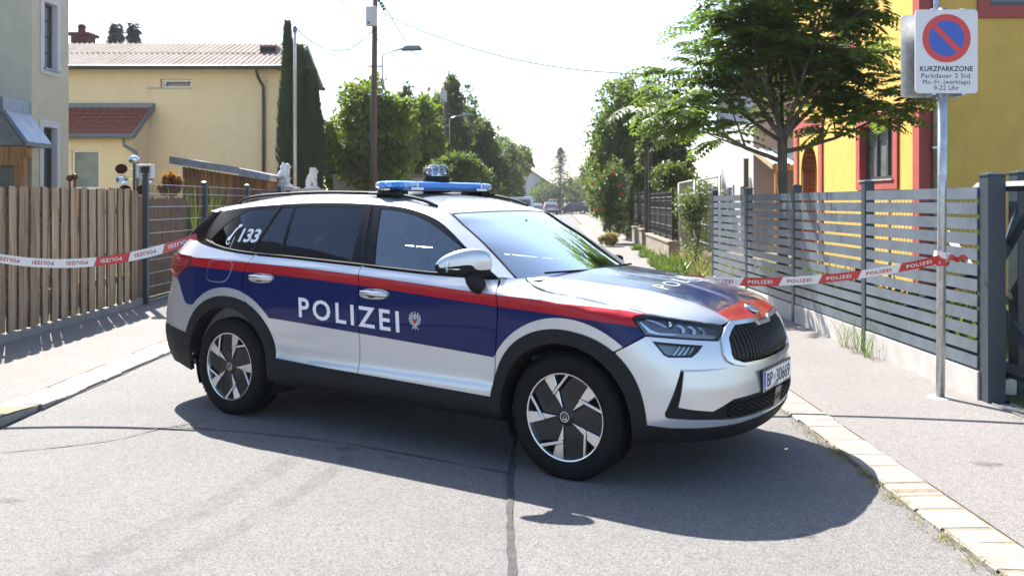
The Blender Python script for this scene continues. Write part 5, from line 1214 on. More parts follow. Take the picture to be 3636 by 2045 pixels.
# --- garden shed with stained boards
SH = empty('garden_shed', (-7.45, 20.2, 0), 0, 'orange brown wooden shed with a sloping metal roof behind the mesh fence', 'shed')
for k in range(20):
    x = .0+k*.095; part('shed_board', m_woodo, SH, bx(x, x+.09, 0, .03, 0, 2.34-.165*x)) if k > 8 or k % 3 else part('shed_board', m_woodo, SH, bx(x, x+.07, .02, .05, 0, 2.34-.165*x))
part('shed_wall', m_woodo, SH, lambda b: b.prism([(0, 0), (1.9, 0), (1.9, 2.0), (0, 2.30)], .06, 1.6, 'y'))
part('roof_edge', m_zinc, SH, lambda b: b.prism([(-.21, 2.40), (1.34, 2.17), (1.34, 2.32), (-.21, 2.57)], -.22, -.18, 'y')); part('roof_edge', m_zinc, SH, lambda b: b.prism([(1.34, 2.13), (2.02, 2.02), (2.02, 2.16), (1.34, 2.30)], -.21, -.17, 'y'))
part('shed_roof', m_zinc, SH, lambda b: b.prism([(-.21, 2.50), (2.02, 2.10), (2.02, 2.15), (-.21, 2.56)], -.18, 1.8, 'y'))
# --- grey concrete garden wall behind the light bar
GW = empty('concrete_wall', (off(-6.6, 33), 33, 0), 0, 'pale grey concrete garden wall with coping behind the utility pole', 'wall'); part('wall_slab', m_conc, GW, bx(-1.0, 2.4, 0, .25, 0, 2.45)); part('coping', m_concd, GW, bx(-1.05, 2.45, -.05, .30, 2.45, 2.58))
# --- yellow house, right: corner at origin, street face runs away along +y, front face along +x
YH = empty('yellow_house', (6.62, 14.5, 0), 0, 'ochre yellow house with red window surrounds behind the ailanthus tree', 'house')
def onS(d_, y, z): return (-d_, y, z)           # d outwards (towards the street)
def frameS(b, y0, y1, z0, z1, d0, d1, t_):
    for a_, c_, e_, g_ in ((y0, y1, z0, z0+t_), (y0, y1, z1-t_, z1), (y0, y0+t_, z0+t_, z1-t_), (y1-t_, y1, z0+t_, z1-t_)): b.box(-d1, -d0, a_, c_, e_, g_)
def wallS(b):
    holes = [(.98, 2.45, 1.95, 2.95), (4.90, 5.98, 0, 2.2), (2.75, 3.75, 4.6, 5.9)]; ss = sorted({0, 6.5, *[h[0] for h in holes], *[h[1] for h in holes]}); zs = sorted({0, 8, *[h[2] for h in holes], *[h[3] for h in holes]})
    for i in range(len(ss)-1):
        for j in range(len(zs)-1):
            cs_, cz = (ss[i]+ss[i+1])/2, (zs[j]+zs[j+1])/2
            if any(h[0] < cs_ < h[1] and h[2] < cz < h[3] for h in holes): continue
            b.add([(0, ss[i], zs[j]), (0, ss[i+1], zs[j]), (0, ss[i+1], zs[j+1]), (0, ss[i], zs[j+1])], [(0, 1, 2, 3)])
    # arched head of the doorway: fill between rectangle 2.2..2.9 and arch
    n = 16; cy, rz_ = 5.44, .54
    for i in range(n):
        a0, a1 = PI*i/n, PI*(i+1)/n; p0 = (0, cy-rz_*math.cos(a0), 2.2+.62*math.sin(a0)); p1 = (0, cy-rz_*math.cos(a1), 2.2+.62*math.sin(a1)); b.add([p0, p1, (0, p1[1], 2.9), (0, p0[1], 2.9)], [(0, 1, 2, 3)])
_ws = wallS
def wallS2(b):
    holes = [(.98, 2.45, 1.95, 2.95), (4.90, 5.98, 0, 2.9), (2.75, 3.75, 4.6, 5.9)]; ss = sorted({0, 6.5, *[h[0] for h in holes], *[h[1] for h in holes]}); zs = sorted({0, 8, *[h[2] for h in holes], *[h[3] for h in holes]})
    for i in range(len(ss)-1):
        for j in range(len(zs)-1):
            cs_, cz = (ss[i]+ss[i+1])/2, (zs[j]+zs[j+1])/2
            if any(h[0] < cs_ < h[1] and h[2] < cz < h[3] for h in holes): continue
            b.add([(0, ss[i], zs[j]), (0, ss[i+1], zs[j]), (0, ss[i+1], zs[j+1]), (0, ss[i], zs[j+1])], [(0, 1, 2, 3)])
    n = 16; cy, rz_ = 5.44, .54
    for i in range(n):
        a0, a1 = PI*i/n, PI*(i+1)/n; p0 = (0, cy-rz_*math.cos(a0), 2.2+.62*math.sin(a0)); p1 = (0, cy-rz_*math.cos(a1), 2.2+.62*math.sin(a1)); b.add([p0, p1, (0, p1[1], 2.9), (0, p0[1], 2.9)], [(0, 1, 2, 3)])
part('street_wall', m_yel, YH, wallS2)
part('front_wall', m_yel, YH, lambda b: wallhole(b, 0, 9, 0, 8, 0, .2, [(1.12, 2.6, 4.72, 6.2)])); part('far_wall', m_yel, YH, lambda b: b.add([(0, 6.5, 0), (9, 6.5, 0), (9, 6.5, 8), (0, 6.5, 8)], [(0, 1, 2, 3)]))
part('corner_pilaster', m_redr, YH, lambda b: (b.box(-.035, -.003, -.035, .20, 0, 8), b.box(-.003, .23, -.035, -.003, 0, 8)))
part('downpipe', m_galv, YH, lambda b: b.tube([(.215, -.085, 0), (.215, -.085, 8)], .05, 10), smooth=True)
for z in (2.4, 3.3, 5.0): part('pipe_clip', m_galv, YH, bx(.13, .30, -.15, -.03, z, z+.03))
w = empty('window', parent=YH); part('window_surround', m_redr, w, lambda b: frameS(b, .80, 2.63, 1.77, 3.13, .003, .035, .18)); part('window_frame', m_ant, w, lambda b: (frameS(b, .98, 2.45, 1.95, 2.95, -.16, -.09, .06), b.box(.09, .16, 1.45, 1.53, 2.01, 2.89), b.box(.09, .16, 1.92, 1.99, 2.01, 2.89))); part('pane', M('curtained_pane', (.17, .20, .18), .10, coat=1., var=.4, vscale=2.2), w, bx(.13, .135, 1.0, 2.43, 1.97, 2.93)); part('reveal', m_redr, w, lambda b: frameS(b, .975, 2.455, 1.945, 2.955, -.17, .0, .004)); part('window_sill', m_conc, w, bx(-.06, .09, .95, 2.48, 1.925, 1.948))
dp = empty('doorway', parent=YH); part('door_surround', m_redr, dp, lambda b: (b.box(-.035, -.003, 4.52, 4.74, 0, 3.4), b.box(-.035, -.003, 6.14, 6.36, 0, 3.4), b.box(-.035, -.003, 4.74, 6.14, 3.1, 3.4)))
part('door_leaf', m_redr, dp, bx(.55, .60, 4.9, 5.98, 0, 2.9)); part('recess', m_yel, dp, lambda b: b.add([(0, 4.9, 0), (.55, 4.9, 0), (.55, 4.9, 2.3), (0, 4.9, 2.3), (0, 5.98, 0), (.55, 5.98, 0), (.55, 5.98, 2.3), (0, 5.98, 2.3)], [(0, 1, 2, 3), (4, 5, 6, 7)]))
for k in range(24):
    z = .05+k*.092; part('brick', m_brick, dp, bx(.02, .30, 5.90, 5.955, z, z+.072))
for k in range(14):
    a0 = PI*k/14+.03; a1 = PI*(k+1)/14-.03; part('brick', m_brick, dp, lambda b: b.add([(dd, 5.44-(.54-t_)*math.cos(a_), 2.2+(.62-t_)*math.sin(a_)) for dd in (.02, .30) for t_, a_ in ((0.004, a0), (.004, a1), (.04, a1), (.04, a0))], [(0, 1, 2, 3), (7, 6, 5, 4), (0, 4, 5, 1), (1, 5, 6, 2), (2, 6, 7, 3), (3, 7, 4, 0)]))
w = empty('window', parent=YH); part('window_surround', m_redr, w, lambda b: [b.box(*q) for q in ((.92, 1.12, -.035, -.003, 4.52, 6.4), (1.12, 2.8, -.035, -.003, 4.52, 4.72))]); part('window_frame', m_ant, w, lambda b: [b.box(*q) for q in ((1.12, 2.6, .08, .15, 4.72, 4.80), (1.12, 1.20, .08, .15, 4.80, 6.2), (1.80, 1.94, .08, .15, 4.80, 6.2))]); part('pane', m_pane, w, bx(1.15, 2.6, .12, .125, 4.75, 6.2))
w = empty('window', parent=YH); part('window_surround', m_redr, w, lambda b: frameS(b, 2.55, 3.95, 4.4, 6.1, .003, .035, .2)); part('window_frame', m_white, w, lambda b: frameS(b, 2.75, 3.75, 4.6, 5.9, -.14, -.08, .07)); part('pane', m_pane, w, bx(.12, .125, 2.8, 3.7, 4.65, 5.85))
part('roof', m_tile, YH, lambda b: b.prism([(-.5, 8.0), (9.5, 8.0), (9.5, 8.15), (4.5, 11), (-.5, 8.15)], -.5, 7.0, 'y'))
# --- white house behind, with lean-to
WH = empty('white_house', (8.1, 30, 0), R(-3), 'white rendered house with mauve side wall and lean-to behind the tree', 'house')
part('street_wall', m_whr, WH, lambda b: b.add([(0, 0, 0), (0, 7, 0), (0, 7, 5.9), (0, 0, 5.9)], [(0, 1, 2, 3)])); part('side_wall', m_purp, WH, lambda b: b.add([(0, 0, 0), (9, 0, 0), (9, 0, 6), (4.5, 0, 8.8), (0, 0, 5.9)], [(0, 1, 2, 3, 4)]))
part('roof', m_tile, WH, lambda b: (b.prism([(-.5, 5.7), (4.5, 8.85), (4.5, 9.0), (-.5, 5.85)], -.4, 7.4, 'y'), b.prism([(4.5, 8.85), (9.5, 5.7), (9.5, 5.85), (4.5, 9.0)], -.4, 7.4, 'y'))); part('gutter', m_galv, WH, lambda b: b.tube([(-.55, -.4, 5.7), (-.55, 7.4, 5.7)], .07, 8))
for y in (1.1, 3.4): dd = empty('door', parent=WH); part('door_leaf', m_gutb, dd, bx(-.02, -.003, y, y+.8, 0, 2.1)); part('door_frame', m_whr, dd, lambda b: frameS(b, y-.1, y+.9, 0, 2.2, .003, .05, .1))
part('cable_box', m_white, WH, bx(-.14, -.003, .35, .6, 1.9, 2.4))
LT = empty('lean_to', (8.05, 27.5, 0), 0, 'wooden lean-to with pale corrugated roof beside the tree trunk', 'lean-to')
corr('corrugated_roof', LT, 0, 6, (0, 2.72), (2.4, 3.35), .2, .03, M('pale_corrugated_sheet', (.52, .58, .56), .6)); part('fascia_board', m_larch, LT, bx(0, 6, -.03, 0, 2.52, 2.68)); part('verge_board', m_wood, LT, lambda b: b.prism([(0, 2.55), (2.4, 3.2), (2.4, 3.34), (0, 2.70)], -.04, 0, 'x'))
for x in (.05, 1.5, 3.0): part('lean_to_post', m_larch, LT, bx(x, x+.1, .02, .12, 0, 2.55))
for k in range(14): part('plank', m_larch, LT, bx(1.55+k*.11, 1.65+k*.11, 1.2, 1.23, 0, 2.5))
for i, (x, y, h) in enumerate(((6.6, 25.2, 2.75), (8.0, 25.2, 2.75))):
    p = empty('iron_post', (x, y, 0), 0, ('left' if i == 0 else 'right')+' dark square iron post in front of the white house', 'post'); part('shaft', m_iron, p, bx(-.055, .055, -.055, .055, 0, h)); part('cap', m_iron, p, bx(-.065, .065, -.065, .065, h, h+.02))
# --- distant white gable house
FH = empty('distant_house', (off(-3.2, 150), 150, 0), 0, 'small white gabled house at the far end of the street', 'house')
part('wall', m_whr, FH, lambda b: b.add([(-6, 0, 0), (2, 0, 0), (2, 0, 4.8), (-2, 0, 7.4), (-6, 0, 4.8), (2, 10, 0), (2, 10, 4.8)], [(0, 1, 2, 3, 4), (1, 5, 6, 2)])); part('roof', m_fib, FH, lambda b: (b.prism([(-6.6, 4.3), (-2, 7.4), (-2, 7.7), (-6.6, 4.6)], -.6, 10, 'y'), b.prism([(-2, 7.4), (2.6, 4.3), (2.6, 4.6), (-2, 7.7)], -.6, 10, 'y')))
for x in (-4, -2.4, -.8, .8): w = empty('window', parent=FH); part('pane', m_pane, w, bx(x-.35, x+.35, -.06, -.035, 2.6, 4.0)); part('window_frame', m_whr, w, bx(x-.45, x+.45, -.03, -.005, 2.5, 4.1))

# --- neighbour's house left of the picture, mirrored in the rear car windows
NH = empty('neighbour_house', (-8.8, 4.5, 0), 0, 'house left of the picture with dark tiled roof, mirrored in the rear car windows', 'house')
part('wall', M('dark_brown_cladding', (.035, .024, .017), .8), NH, lambda b: b.add([(0, 0, 0), (0, 7, 0), (0, 7, 3.7), (0, 0, 3.7), (-8, 7, 0), (-8, 7, 3.7), (-4, 7, 6.7), (-8, 0, 0), (-8, 0, 3.7), (-4, 0, 6.7)], [(0, 1, 2, 3), (1, 4, 5, 6, 2), (0, 3, 9, 8, 7)]))
part('roof', m_gut, NH, lambda b: (b.prism([(.7, 3.25), (.7, 3.42), (-4, 7.0), (-4, 6.8)], -.5, 7.5, 'y'), b.prism([(-8.7, 3.25), (-4, 6.8), (-4, 7.0), (-8.7, 3.42)], -.5, 7.5, 'y')))
for y in (1.0, 2.9, 4.8): w = empty('window', parent=NH); part('window_frame', m_white, w, bx(.003, .04, y, y+1.1, 1.0, 2.3)); part('pane', m_pane, w, bx(.04, .045, y+.08, y+1.02, 1.08, 2.22))
# ---------------------------------------------------------------- trees and plants
def leafmat(name, c1, c2, trans=.35, rough=.42, spec=.4):
    m, t, b = nt(name); co = N(t, 'ShaderNodeTexCoord').outputs['Object']; gi = N(t, 'ShaderNodeNewGeometry')
    n = noise(t, 1.1, 3, .6, co); n2 = noise(t, 9, 2, .6, co)
    f = mth(t, 'MULTIPLY_ADD', n2.outputs[0], .5, mth(t, 'MULTIPLY_ADD', n.outputs[0], .5, 0.))
    c = ramp(t, f, [(.32, c1), (.68, c2)]).outputs[0]; L(t, c, b.inputs['Base Color']); b.inputs['Roughness'].default_value = rough; b.inputs['Specular IOR Level'].default_value = spec
    tr = N(t, 'ShaderNodeBsdfTranslucent'); L(t, mix(t, .5, c, (.20, .30, .02)), tr.inputs[0]); mx = N(t, 'ShaderNodeMixShader', inp={0: trans}); L(t, b.outputs[0], mx.inputs[1]); L(t, tr.outputs[0], mx.inputs[2])
    L(t, mx.outputs[0], t.nodes['Material Output'].inputs[0]); return m
m_bark = M('bark', (.13, .105, .08), .9, var=.4, vscale=9, bscale=40, bstr=.7, bdist=.02, stretch=(1, 1, .25)); m_barkd = M('dark_bark', (.06, .045, .035), .95, var=.4, vscale=8, bscale=30, bstr=.6, bdist=.02)
m_ail = leafmat('ailanthus_leaf', (.042, .092, .022), (.11, .175, .036), .54, .36); m_lime = leafmat('bright_walnut_leaf', (.07, .13, .014), (.17, .23, .025), .52, .45); m_mid = leafmat('mid_green_leaf', (.04, .08, .016), (.105, .16, .03), .56, .5)
m_drk = leafmat('dark_green_leaf', (.016, .04, .013), (.045, .078, .022), .42, .5); m_bir = leafmat('birch_leaf', (.036, .07, .026), (.09, .128, .045), .54, .5); m_cyp = leafmat('cypress_scale', (.010, .030, .012), (.028, .060, .018), .15, .6, .25)
m_con = leafmat('conifer_needle', (.010, .026, .014), (.024, .045, .022), .15, .6, .25); m_mapl = leafmat('copper_maple_leaf', (.28, .05, .012), (.55, .16, .03), .4, .5); m_bush = leafmat('hedge_leaf', (.03, .07, .012), (.10, .15, .03), .4, .45)
m_dry = leafmat('dry_grass', (.30, .22, .09), (.46, .36, .17), .35, .8, .2); m_gra = leafmat('fresh_grass', (.05, .10, .015), (.12, .18, .035), .4, .6, .2); m_flow = leafmat('red_rose', (.42, .015, .012), (.6, .03, .02), .2, .5); m_seed = leafmat('seed_cluster', (.17, .17, .02), (.30, .27, .04), .35, .6)
def leafquad(V, F, p, d, n, l, w):
    """pointed leaf: a bent six-sided blade from p along d"""
    s = d.cross(n); 
    if s.length < 1e-6: s = Vector((1, 0, 0))
    s.normalize(); i = len(V); q = p+d*l*.45+n*w*.10; e = p+d*l-n*w*.12
    V += [tuple(p), tuple(q+s*w*.5), tuple(e), tuple(q-s*w*.5)]; F.append((i, i+1, i+2, i+3))
def rv(r): 
    while 1:
        v = Vector((r.uniform(-1, 1), r.uniform(-1, 1), r.uniform(-1, 1)))
        if .05 < v.length < 1: return v
def crown_points(r, blobs, n):
    """points on and in a set of overlapping lobes (centre, radii, weight)"""
    W = [b_[2] for b_ in blobs]; out = []
    for _ in range(n):
        c, rad, _w = r.choices(blobs, W)[0]; v = rv(r).normalized()*(r.random()**.33*.55+.45); out.append((Vector((c[0]+v.x*rad[0], c[1]+v.y*rad[1], c[2]+v.z*rad[2])), v))
    return out
def tree(name, loc, label, blobs, n, ls, mat, trunk_r=.15, trunk_h=2., clump=9, spread=.45, bark=None, seed=1, group=None, cat='tree', droop=.2):
    r = random.Random(seed); T = empty(name, loc, 0, label, cat, group); b = MB()
    if trunk_r:
        top = Vector((r.uniform(-.2, .2), r.uniform(-.2, .2), trunk_h)); b.tube([(0, 0, -.1), (top.x*.3, top.y*.3, trunk_h*.5), tuple(top)], [trunk_r*1.2, trunk_r, trunk_r*.75], 8)
        for c, rad, _w in blobs:
            e = Vector(c); m_ = top*.5+e*.5+Vector((0, 0, .15*(e-top).length)); b.tube([tuple(top*.98), tuple(m_), tuple(e)], [trunk_r*.5, trunk_r*.3, trunk_r*.1], 5)
        b.build('trunk', bark or m_bark, T, True)
    V = []; F = []
    for p, v in crown_points(r, blobs, n):
        for _ in range(clump):
            q = p+rv(r)*spread; d = (rv(r)+v*.5+Vector((0, 0, -droop))).normalized(); nn = (Vector((0, 0, 1))+rv(r)*.8).normalized(); s = ls*r.uniform(.7, 1.3); leafquad(V, F, q, d, nn, s, s*.55)
    mesh('crown', V, F, mat, T); return T
def lobes(r, w, d, h0, h1, n, size=.42):
    out = []
    for _ in range(n):
        a = r.uniform(0, 2*PI); f = r.random()**.5*.72; z = r.uniform(0, 1); k = math.sin(PI*(.12+.80*z))**.6; s = size*r.uniform(.7, 1.25)
        out.append(((math.cos(a)*f*w*k, math.sin(a)*f*d*k, h0+(h1-h0)*(.12+.76*z)), (w*s*(.5+.5*k), d*s*(.5+.5*k), (h1-h0)*s*.55), 1.))
    return out
def px(xd, Y): return (xd-1288)*Y/2249.
def pz(yd, Y): return 1.533+(509.7-yd)*Y/2249.
r0 = random.Random(11)
def bg(name, xd, Y, y_top, y_bot, wpx, label, mat, n, ls, seed, nl=9, size=.48, cat='tree', clump=9, tr=.18, group=None, spread=None, droop=.2):
    y_bot = y_bot+25 if cat == 'tree' else y_bot
    h1 = pz(y_top, Y); h0 = max(.1, pz(y_bot, Y)) if y_bot else .3; w = wpx*Y/2249/2
    return tree(name, (px(xd, Y), Y, 0), label, lobes(random.Random(seed), w*1.08, w*.85, h0, h1, int(nl*1.5), size), int(n*1.7), ls, mat, tr, max(h0+.3, .4), clump, spread or w*.14, seed=seed, cat=cat, group=group, droop=droop)
GB = 'trees along the far street'
bg('walnut_tree', 935, 31, 222, 455, 250, 'bright yellow green leafy tree behind the nearest utility pole', m_lime, 900, .20, 21, 16, .36)
bg('broad_tree', 840, 34, 330, 470, 120, 'dark leafy tree partly hidden behind the cypress', m_mid, 330, .2, 22, 8)
bg('birch_tree', 1000, 46, 190, 460, 110, 'feathery grey green birch rising behind the bright walnut tree', m_bir, 420, .22, 23, 9, .36)
bg('birch_tree', 1155, 52, 195, 470, 120, 'tall loose birch just right of the second utility pole', m_bir, 520, .25, 24, 10, .36)
bg('dark_tree', 1085, 50, 240, 480, 110, 'dark green tree between the two utility poles', m_drk, 420, .25, 25, 10)
bg('spreading_shrub', 1135, 36, 395, 500, 170, 'loose pale flowering shrub behind the roof beacon', m_bir, 420, .15, 26, 9, cat='shrub', tr=.08)
bg('shaded_tree', 1215, 56, 330, 490, 120, 'deep green tree beside the third lamp post', m_drk, 420, .27, 27, 10)
bg('weeping_willow', 1262, 90, 312, 512, 150, 'weeping grey green tree hanging over the street', m_bir, 700, .42, 28, 10, .4, droop=1.4)
bg('round_shrub', 1395, 142, 458, 512, 110, 'round green bush behind the parked silver car', m_mid, 230, .35, 29, 6, cat='shrub', tr=.1)
bg('garden_tree', 1530, 62, 345, 500, 110, 'dim green tree at the far right of the street', m_mid, 330, .28, 30, 8)
bg('leafy_tree', 1566, 46, 262, 500, 150, 'bright green leafy tree around the green telephone pole', m_lime, 420, .24, 31, 10)
bg('leafy_tree', 1590, 38, 215, 470, 190, 'large mid green tree left of the ailanthus', m_mid, 900, .2, 32, 14)
bg('pale_tree', 1590, 75, 205, 330, 100, 'pale rounded treetop above the large green tree', m_bir, 260, .35, 33, 7)
bg('dark_tree', 1690, 33, 300, 480, 170, 'shaded tree behind the site fence', m_drk, 520, .2, 34, 10)
bg('rose_bush', 1535, 33.6, 400, 575, 110, 'climbing rose bush with red blooms beside the white posts', m_bush, 420, .11, 35, 10, cat='shrub', tr=.05, clump=8)
bg('garden_hedge', 1700, 27, 425, 520, 130, 'light green rounded hedge behind the site fence', m_bush, 420, .12, 36, 8, cat='shrub', tr=.06)
bg('climbing_creeper', 1745, 19.3, 440, 640, 95, 'creeper with pale leaves climbing the site fence', m_bush, 90, .085, 37, 12, .3, cat='plant', tr=.02, spread=.16)
bg('shaded_hedge', 1765, 25.5, 452, 600, 160, 'dark shaded hedge behind the site fence', m_drk, 420, .13, 41, 10, .5, cat='shrub', tr=.05)
for i_, (xd_, Y_, yt_, w_, m_, lb_) in enumerate(((870, 58, 300, 130, m_mid, 'hazy green tree left of the nearest utility pole'), (895, 40, 288, 170, m_lime, 'bright green tree filling the gap left of the walnut tree'), (1045, 42, 270, 150, m_lime, 'bright green tree right of the walnut tree'), (1125, 58, 262, 150, m_bir, 'soft grey green tree behind the second utility pole'), (1195, 64, 300, 130, m_bir, 'soft pale tree left of the weeping tree'), (985, 62, 285, 150, m_mid, 'hazy green tree behind the bright walnut tree'), (1075, 66, 300, 140, m_bir, 'hazy grey green tree behind the dark tree'), (1175, 72, 310, 130, m_mid, 'hazy green tree behind the tall birch'), (1265, 84, 360, 110, m_mid, 'hazy green tree beyond the weeping tree'), (1500, 100, 395, 90, m_mid, 'hazy green tree beyond the far spruce'), (1365, 150, 462, 60, m_mid, 'small green tree beside the distant white house'), (1445, 152, 448, 80, m_bir, 'pale green tree behind the dark sideways car'), (1490, 148, 440, 80, m_mid, 'green tree closing the far right end of the street'), (1655, 48, 255, 150, m_mid, 'hazy green tree behind the ailanthus crown'))): bg('background_tree', xd_, Y_, yt_, 490, w_, lb_, m_, 330, .34, 60+i_, 8)
bg('ivy_shrub', 1590, 35.5, 470, 590, 60, 'small leafy shrub at the iron gate', m_bush, 160, .1, 38, 5, cat='shrub', tr=.04)
bg('flowering_shrub', 1535, 31, 578, 622, 55, 'low dry shrub at the foot of the white post', m_dry, 120, .1, 39, 4, cat='shrub', tr=0)
bg('copper_maple', 425, 18.5, 440, 480, 62, 'small orange red maple beside the shed', m_mapl, 150, .09, 40, 6, cat='shrub', tr=.03)
RO = empty('rose_bloom_spray', (px(1535, 32.8), 32.8, 0), 0, 'scattered red roses blooming on the climbing rose bush', 'roses')
rr = random.Random(5)
for k in range(6):
    b = MB(); c = (rr.uniform(-.8, .7), rr.uniform(-.3, .3), rr.uniform(1.0, 3.0))
    for j in range(6): b.ball((c[0]+rr.uniform(-.04, .04), c[1]+rr.uniform(-.04, .04), c[2]+rr.uniform(-.03, .03)), .035, 7, 5)
    b.build('rose_bloom', m_flow, RO)
# conifers
def conifer(xd, Y, y_top, w, label, seed, h0=0.):
    r = random.Random(seed); h = pz(y_top, Y); T = empty('spruce_tree', (px(xd, Y), Y, 0), 0, label, 'tree'); b = MB(); b.tube([(0, 0, 0), (0, 0, h)], [.16, .03], 6); b.build('trunk', m_barkd, T); V = []; F = []; z = h
    while z > h0+.5:
        f = (h-z)/h; rad = w*(.06+f); 
        for k in range(int(7+5*f)):
            a = r.uniform(0, 2*PI); l = rad*r.uniform(.7, 1.1)
            for j in range(9):
                t_ = (j+.5)/9; p = Vector((math.cos(a)*l*t_, math.sin(a)*l*t_, z+r.uniform(-.02, .02)*h-.45*l*t_+.15*l*t_*t_))
                for _ in range(3):
                    d = Vector((math.cos(a+r.uniform(-1.1, 1.1)), math.sin(a+r.uniform(-1.1, 1.1)), r.uniform(-.5, .1))).normalized(); s = .30*r.uniform(.7, 1.2)*(h/9); leafquad(V, F, p, d, Vector((0, 0, 1)), s, s*.4)
        z -= h*.02
    mesh('crown', V, F, m_con, T)
conifer(1410, 125, 372, 6.5, 'dark spruce at the far end of the street', 3)
conifer(293, 60, 70, 3.2, 'left one of two spruce tips above the corrugated roof', 4, 9); conifer(338, 60, 68, 3.0, 'right one of two spruce tips above the corrugated roof', 5, 9)
# cypress: a column of upright sprays in three leaders
def cypress():
    r = random.Random(9); Y = 26.4; T = empty('cypress_tree', (px(760, Y), Y, 0), 0, 'tall dark columnar cypress beside the stone lions', 'tree'); b = MB(); b.tube([(0, 0, 0), (0, 0, 3)], [.12, .06], 6); b.build('trunk', m_barkd, T); V = []; F = []
    for cx, cy, h, w in ((-.43, 0, pz(68, Y), .34), (-.10, .05, pz(128, Y), .50), (.34, -.1, pz(190, Y), .41), (.0, .1, pz(230, Y), .64)):
        for k in range(4800):
            z = .1+(h-.1)*r.random()**.85; f = z/h; q = w*(1-f**3.2)**.6*(.8+.2*math.sin(f*9+cx*7)); a = r.uniform(0, 2*PI); rad = q*(r.random()**.35)
            p = Vector((cx+math.cos(a)*rad-.1*(1-f)*cx, cy+math.sin(a)*rad, z)); d = Vector((math.cos(a)*.38+r.uniform(-.15, .15), math.sin(a)*.38+r.uniform(-.15, .15), 1)).normalized(); leafquad(V, F, p, d, Vector((math.cos(a), math.sin(a), .2)), r.uniform(.16, .30), r.uniform(.05, .085))
    mesh('crown', V, F, m_cyp, T)
cypress()
# ailanthus in front of the yellow house
def ailanthus():
    r = random.Random(17); T = empty('ailanthus_tree', (4.12, 13.6, 0), 0, 'young ailanthus tree with drooping feathered leaves in front of the yellow house', 'tree'); b = MB(); tips = []
    b.tube([(0, 0, -.1), (0, 0, 1.2), (-.01, .0, 2.0), (.0, .02, 2.55)], [.085, .078, .075, .072], 10)
    def limb(p, d, l, rad, dep):
        pts = [Vector(p)]; rs = [rad]; n = 5; dd = Vector(d).normalized()
        for i in range(n):
            dd = (dd+rv(r)*.16+Vector((0, 0, .07))).normalized(); pts.append(pts[-1]+dd*l/n); rs.append(rad*(1-.13*(i+1)))
        b.tube([tuple(q) for q in pts], rs, 6, False)
        if dep == 0: tips.extend([(q, dd) for q in pts[2:]])
        else:
            for i in range(2, n+1):
                for _ in range(2 if i < n else 3):
                    v = (dd+rv(r)*1.1); limb(pts[i], v, l*r.uniform(.45, .7), rs[i]*.62, dep-1)
            tips.append((pts[-1], dd))
    for d_, l, z in (((-1, -.1, .28), 1.5, 2.15), ((1, -.15, .18), 1.35, 2.3), ((-.75, -.35, .8), 1.7, 2.5), ((.6, -.2, .95), 1.6, 2.5), ((-.25, .3, 1.1), 1.7, 2.55), ((.25, -.45, 1.1), 1.7, 2.55), ((-.9, .4, .55), 1.5, 2.45), ((.2, .7, .9), 1.4, 2.5), ((-.5, -.5, 1.2), 1.9, 2.55), ((.75, .2, .6), 1.4, 2.5)): limb((0, 0, z), d_, l, .042, 1)
    b.build('trunk', m_bark, T, True); V = []; F = []
    def frond(p, d):
        """pinnate leaf: drooping rachis with paired leaflets"""
        L_ = r.uniform(.50, .82); n = 9; d = Vector(d).normalized(); q = Vector(p); up = Vector((0, 0, 1))
        for i in range(n):
            d = (d+Vector((0, 0, -.11))).normalized(); q = q+d*L_/n; s = d.cross(up)
            if s.length < .05: s = Vector((1, 0, 0))
            s.normalize(); nn = s.cross(d).normalized(); k = math.sin(PI*(.22+.70*i/n)); l = .205*k*r.uniform(.85, 1.1)
            for sd in (-1, 1):
                dl = (s*sd*.9+d*.45+Vector((0, 0, -.28))+rv(r)*.12).normalized(); leafquad(V, F, q, dl, (nn+rv(r)*.25).normalized(), l, l*.40)
        leafquad(V, F, q, d, nn, .10, .035)
    for p, d in tips:
        if r.random() < .10: continue
        for _ in range(r.choice((2, 3, 4))):
            a = r.uniform(0, 2*PI); v = Vector((math.cos(a), math.sin(a), r.uniform(-.1, .65)))+d*.4; frond(p+rv(r)*.05, v)
    mesh('crown', V, F, m_ail, T); V = []; F = []
    for p, d in r.sample(tips, min(26, len(tips))):
        for _ in range(60): leafquad(V, F, p+Vector((r.gauss(0, .07), r.gauss(0, .07), r.gauss(.05, .08))), rv(r).normalized(), Vector((0, 0, 1)), .028, .02)
    o = mesh('seed_clusters', V, F, m_seed, T); o['kind'] = 'stuff'; print('ailanthus tips', len(tips))
ailanthus()
# grasses and weeds
def tufts(name, label, spots, mat, h, n, kind='stuff', lean=.35, w=.012):
    r = random.Random(len(label)); V = []; F = []
    for x, y, s in spots:
        for _ in range(n):
            a = r.uniform(0, 2*PI); rad = s*r.random()**.6; p = Vector((x+math.cos(a)*rad, y+math.sin(a)*rad, .01)); l = h*r.uniform(.4, 1.15); t_ = Vector((r.gauss(0, lean), r.gauss(0, lean), 1)).normalized(); u_ = (t_+Vector((r.gauss(0, lean), r.gauss(0, lean), -.25))).normalized()
            sd = Vector((math.cos(a+1.6), math.sin(a+1.6), 0))*w*.5; m_ = p+t_*l*.55; e = m_+u_*l*.5; i = len(V)
            V += [tuple(p-sd), tuple(p+sd), tuple(m_+sd*.8), tuple(m_-sd*.8), tuple(e)]; F += [(i, i+1, i+2, i+3), (i+3, i+2, i+4)]
    o = mesh(name, V, F, mat); tag(o, label, 'grass', kind=kind); return o
r1 = random.Random(2)
tufts('dry_grass', 'tall straw coloured grass along the site fence', [(off(3.75+r1.uniform(-.25, .5), y), y, .25) for y in [16.2+i*.22+r1.uniform(-.2, .2) for i in range(26)]], m_dry, .55, 42, lean=.45, w=.012)
